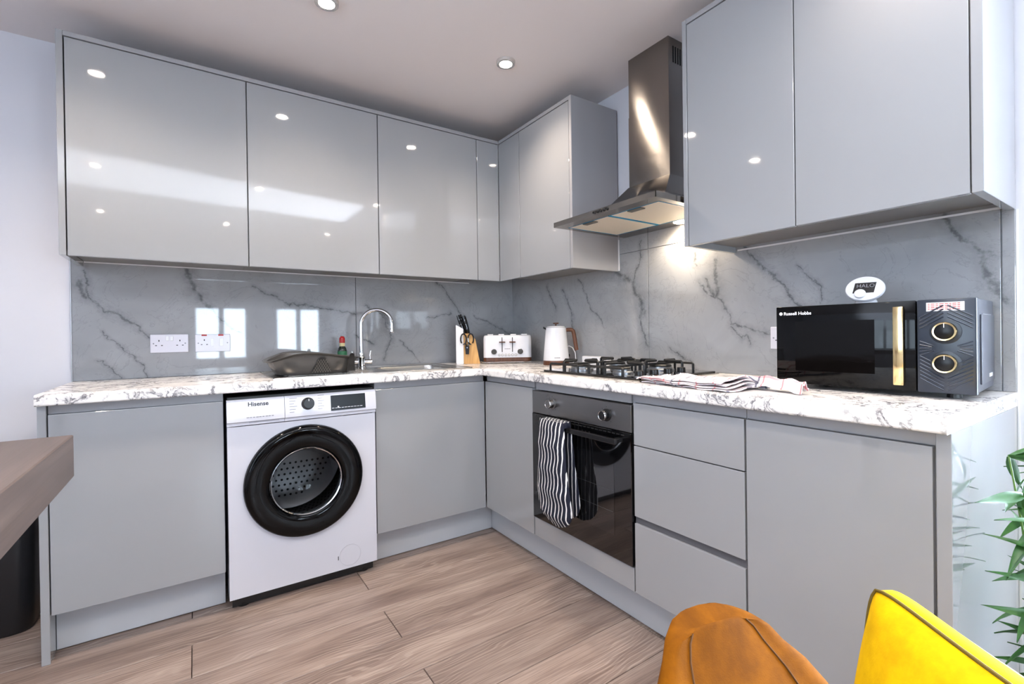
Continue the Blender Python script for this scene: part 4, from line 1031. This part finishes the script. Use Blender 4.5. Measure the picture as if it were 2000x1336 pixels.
# ================================================================== ENERGY DISPLAY ON THE MICROWAVE
EP = FL+Vector((math.cos(ang), math.sin(ang), 0))*.205+Vector((-math.sin(ang), math.cos(ang), 0))*.115+Vector((0, 0, mwH))
em = thing('energy_display', 'oval white energy display with black screen on top of the microwave', 'energy monitor', EP, ang+.10)
El = T(0, 0, .046) @ Matrix.Rotation(-math.radians(24), 4, 'X') @ FM
def ell(rx, ry, z, n=40): return [(rx*math.cos(2*PI*i/n), ry*math.sin(2*PI*i/n), z) for i in range(n)]
pb = MB().loft([ell(.030, .022, -.030), ell(.042, .034, -.014), ell(.0485, .0405, -.004), ell(.0490, .0410, .002), ell(.0470, .0390, .006), ell(.044, .036, .0068)]).xf(El).build('shell', M_wgloss, em, True, world=False)
MB().lathe([(.030, 0), (.026, .012), (.020, .022)], 28, T(0, .018, 0)).build('stand', M_wgloss, em, True, world=False)
MB().prism([(-.029, -.016, .0069), (.023, -.016, .0069), (.028, .018, .0069), (-.024, .018, .0069)], (0, 0, .0006)).xf(El).build('screen', M_blackgl, em, world=False)
text('HALO', .0165, pbr('screen_print', '8E8E96', .5), 'screen_lettering', em, El @ T(.002, .002, .0076), align='CENTER', bold=-.0002)
MB().lathe([(.0145, 0), (.0145, .004), (.013, .006), (.011, .0064)], 32, El @ T(-.010, -.019, .0069)).build('button', M_wgloss, em, True, world=False)

# ================================================================== TABLE (left foreground), BIN
TZ, TT = .90, .083
tb = thing('bar_table', 'thick brown wooden breakfast table at the left edge', 'table', (-2.42, -2.35, 0))
B((-2.77, -3.30, TZ-TT), (-2.073, -1.512, TZ), 'table_top', M_table, tb, .002)
for x in (-2.72, -2.165):
    for y in (-3.25, -1.60):
        if x > -2.5: continue
        B((x-.035, y-.035, 0), (x+.035, y+.035, TZ-TT), 'leg', M_table, tb, .003)
B((-2.70, -3.28, .02), (-2.64, -1.55, .10), 'floor_rail', M_table, tb, .003)
bn = thing('waste_bin', 'tall black waste bin under the table beside the cabinet end', 'bin', (-2.56, -.19, 0))
def bring(k, z): return rrect(-2.56-.180*k, -2.56+.180*k, -.165-.140*k, -.165+.140*k, .05, z)
MB().loft([bring(.90, .002), bring(.93, .010), bring(.96, .30), bring(1.0, .58)], True).build('body', pbr('bin_black', '17171A', .35), bn, True)
MB().loft([bring(1.02, .58), bring(1.03, .585), bring(1.03, .610), bring(.97, .632), bring(.6, .640)], True).build('lid', pbr('bin_lid', '111113', .3), bn, True)

# ================================================================== CHAIRS AND CUSHION
fh = Vector((-math.sin(YAW), math.cos(YAW), 0)); rh = Vector((math.cos(YAW), math.sin(YAW), 0))
def floorpt(dep, lat): return Vector((CAM.x, CAM.y, 0))+fh*dep+rh*lat
def mat_velvet(name, c0, c1):
    m, nt, b = nodes(name); N = NT(nt); tc = N.n('TexCoord'); P = tc.outputs['Object']
    f = N.noise(P, 7, 5, .62, 1.0); g = N.noise(P, 30, 4, .6)
    nt.links.new(N.mix(N.smooth(N.math('MULTIPLY_ADD', g, .4, N.math('MULTIPLY', f, .6)), .3, .7, 0.0, 1.0), c0, c1), b.inputs['Base Color'])
    b.inputs['Roughness'].default_value = .8; b.inputs['Specular IOR Level'].default_value = .12; b.inputs['Sheen Weight'].default_value = .08; b.inputs['Sheen Roughness'].default_value = .3; b.inputs['Sheen Tint'].default_value = lin(c1)
    bp = N.n('Bump'); bp.inputs['Strength'].default_value = .15; bp.inputs['Distance'].default_value = .002
    nt.links.new(N.noise(P, 500, 2), bp.inputs['Height']); nt.links.new(bp.outputs[0], b.inputs['Normal'])
    return m
M_ochre = mat_velvet('ochre_velvet', '5E3400', '824C00'); M_yellow = mat_velvet('yellow_velvet', 'BC9200', 'DCB000'); M_seam = pbr('seam_dark_ochre', '4E2E00', .9)
def chair(label, loc, rz, group=None):
    """faces local -y; backrest at +y, reclined, narrowing to the top; side bolsters divided by seams"""
    c = thing('velvet_chair', label, 'chair', loc, rz, group)
    rings = []; n = 10
    HB = [(.40, .235, 0), (.46, .222, 0), (.52, .180, 0), (.56, .154, 0), (.60, .126, 0), (.630, .105, 0), (.648, .091, 0), (.657, .077, 0)]
    REC = .61
    def sec(z, hw, k=0):
        y = .13+(z-.40)*REC; th = .030 if z < .63 else .022
        out = []
        for a in [2*PI*i/36 for i in range(36)]:
            c_, s_ = math.cos(a), math.sin(a)
            x = hw*(abs(c_)**.55)*(1 if c_ >= 0 else -1); e = (abs(x)/max(hw, 1e-4))
            yy = y+th*(abs(s_)**.7)*(1 if s_ >= 0 else -1)-.055*max(0, e-.62)**1.3
            out.append((x, yy, z+(-.010*e*e if z > .6 else 0)))
        return out
    bk = MB().loft([sec(z, hw) for z, hw, _ in HB]+[sec(.660, .060)], True).build('backrest', M_ochre, c, True, world=False, angle=60)
    for s_ in (-1, 1):
        pts = []
        for z, hw, _ in HB[1:]:
            x = s_*hw*.64; th = .030 if z < .63 else .022; y = .13+(z-.40)*REC-th*.985; pts.append((x, y, z+(-.010*.41 if z > .6 else 0)))
        MB().tube(pts, .0014, 6).build('seam', M_seam, bk, True, world=False)
    MB().loft([rrect(-.21, .21, -.24, .18, .07, .385), rrect(-.225, .225, -.255, .19, .08, .40), rrect(-.23, .23, -.26, .19, .08, .44), rrect(-.215, .215, -.245, .18, .08, .462), rrect(-.17, .17, -.20, .14, .07, .468)], True).build('seat', M_ochre, c, True, world=False, angle=60)
    for sx in (-1, 1):
        for sy in (-1, 1): MB().tube([(sx*.17, -.03+sy*.16, .39), (sx*.21, -.03+sy*.20, 0)], [.016, .010], 12).build('leg', M_black, c, True, world=False)
    return c
chair('ochre velvet dining chair with seamed rounded backrest in the foreground', floorpt(.444, .387), YAW+.349)
cu = thing('cushion', 'bright yellow velvet cushion with piped edge on the ochre chair', 'cushion', floorpt(.432, .440)+Vector((0, 0, .470)), YAW)
# pillow: plane spanned by local y (camera depth) and z, thickness along x
S_ = .160; H_ = .147; LEAN = .17
def pil(u, v, side):
    a, b = 2*u-1, 2*v-1
    bulge = ((1-a*a)**.6)*((1-b*b)**.6) if abs(a) < 1 and abs(b) < 1 else 0
    pinch = 1-.07*(1-abs(a)**2)*abs(b)-.0; pinch2 = 1-.07*(1-abs(b)**2)*abs(a)
    zz = H_+b*H_*pinch; cr = .012*(abs(a)*abs(b))**6
    return (side*(.010+.060*bulge)+zz*LEAN-.02, a*S_*pinch2*1.15-cr*(1 if a > 0 else -1), zz-cr*(1 if b > 0 else -1))
m = MB(); N_ = 22
for side in (-1, 1):
    t = bmesh.new(); G = [[t.verts.new(pil(i/N_, j/N_, side)) for j in range(N_+1)] for i in range(N_+1)]
    for i in range(N_):
        for j in range(N_): t.faces.new((G[i][j], G[i+1][j], G[i+1][j+1], G[i][j+1]) if side > 0 else (G[i][j], G[i][j+1], G[i+1][j+1], G[i+1][j]))
    m.merge(t)
edge = [(i/N_, 0) for i in range(N_)]+[(1, j/N_) for j in range(N_)]+[(1-i/N_, 1) for i in range(N_)]+[(0, 1-j/N_) for j in range(N_)]
m.loft([[pil(u, v, -1) for u, v in edge], [pil(u, v, 1) for u, v in edge]], False)
bmesh.ops.remove_doubles(m.bm, verts=m.bm.verts, dist=1e-5); bmesh.ops.recalc_face_normals(m.bm, faces=m.bm.faces)
m.build('cover', M_yellow, cu, True, world=False, angle=70)
MB().tube([Vector(pil(u, v, -1))+Vector((-.001, 0, 0)) for u, v in edge], .0021, 8, closed=True).build('piping', pbr('dark_mustard_piping', '5C4A00', .8), cu, True, world=False)

# ================================================================== BAMBOO PLANT
PP = Vector((-.38, -2.625, 0))
pt = thing('potted_bamboo', 'green potted bamboo plant with narrow leaves beside the cabinet end panel', 'plant', PP)
MB().lathe([(.075, 0), (.080, .004), (.100, .17), (.104, .175), (.104, .185), (.096, .185), (.094, .165), (.02, .160)], 36).build('pot', pbr('white_pot', 'D8D8D6', .3), pt, True, world=False)
MB().lathe([(.0945, .160), (.092, .168), (.02, .172)], 28).build('soil', pbr('soil', '2A1E16', .9, bump=.6, vscale=80), pt, True, world=False)
M_leaf = pbr('bamboo_leaf', '2E5A26', .4, var=.35, vscale=12); M_stem = pbr('bamboo_stem', '5A7A34', .45)
rng = random.Random(11); leaves = []
for i in range(9):
    a = i*2.4+.6; r0 = .045; bx, by = r0*math.cos(a), r0*math.sin(a); lean = .10
    Hs = (.62, .70, .55, .80, .45, .86, .74, .50, .66)[i]
    pts = [(bx+lean*math.cos(a)*(k/8)**1.5*.6, by+lean*math.sin(a)*(k/8)**1.5*.6, .165+(Hs-.165)*k/8) for k in range(9)]
    st = MB().tube(pts, [.0042-.0003*k for k in range(9)], 7).build('stem', M_stem, pt, True, world=False)
    for k in range(2, 9):
        p = Vector(pts[k])
        for q in range(6): leaves.append((p, rng.uniform(0, 2*PI), rng.uniform(-.3, .6) if q else -.6, rng.uniform(.10, .165)))
def leaf_mesh():
    t = bmesh.new(); n = 6; L = []
    for i in range(n+1):
        u = i/n; w = .088*math.sin(PI*min(1, u*.93+.07))**.8*(1-u*.55); z = -.16*u*u
        L.append((t.verts.new((u, w if i < n else 0.001, z+.02*w)), t.verts.new((u, 0, z-.015)), t.verts.new((u, -w if i < n else -.001, z+.02*w))))
    for a, b in zip(L, L[1:]):
        t.faces.new((a[0], a[1], b[1], b[0])); t.faces.new((a[1], a[2], b[2], b[1]))
    me = bpy.data.meshes.new('leaf'); t.to_mesh(me); t.free(); me.materials.append(M_leaf)
    for p in me.polygons: p.use_smooth = True
    return me
LM = leaf_mesh()
for p, a, el, L in leaves:
    d = Vector((math.cos(a), math.sin(a), 0)); tip = p+d*L
    if max(tip.y, p.y)+PP.y > -2.49: continue
    o = bpy.data.objects.new('leaf', LM); COL.objects.link(o); o.parent = pt; o.location = p
    o.rotation_euler = (rng.uniform(-1.1, 1.1), -el, a); o.scale = (L, L, L)
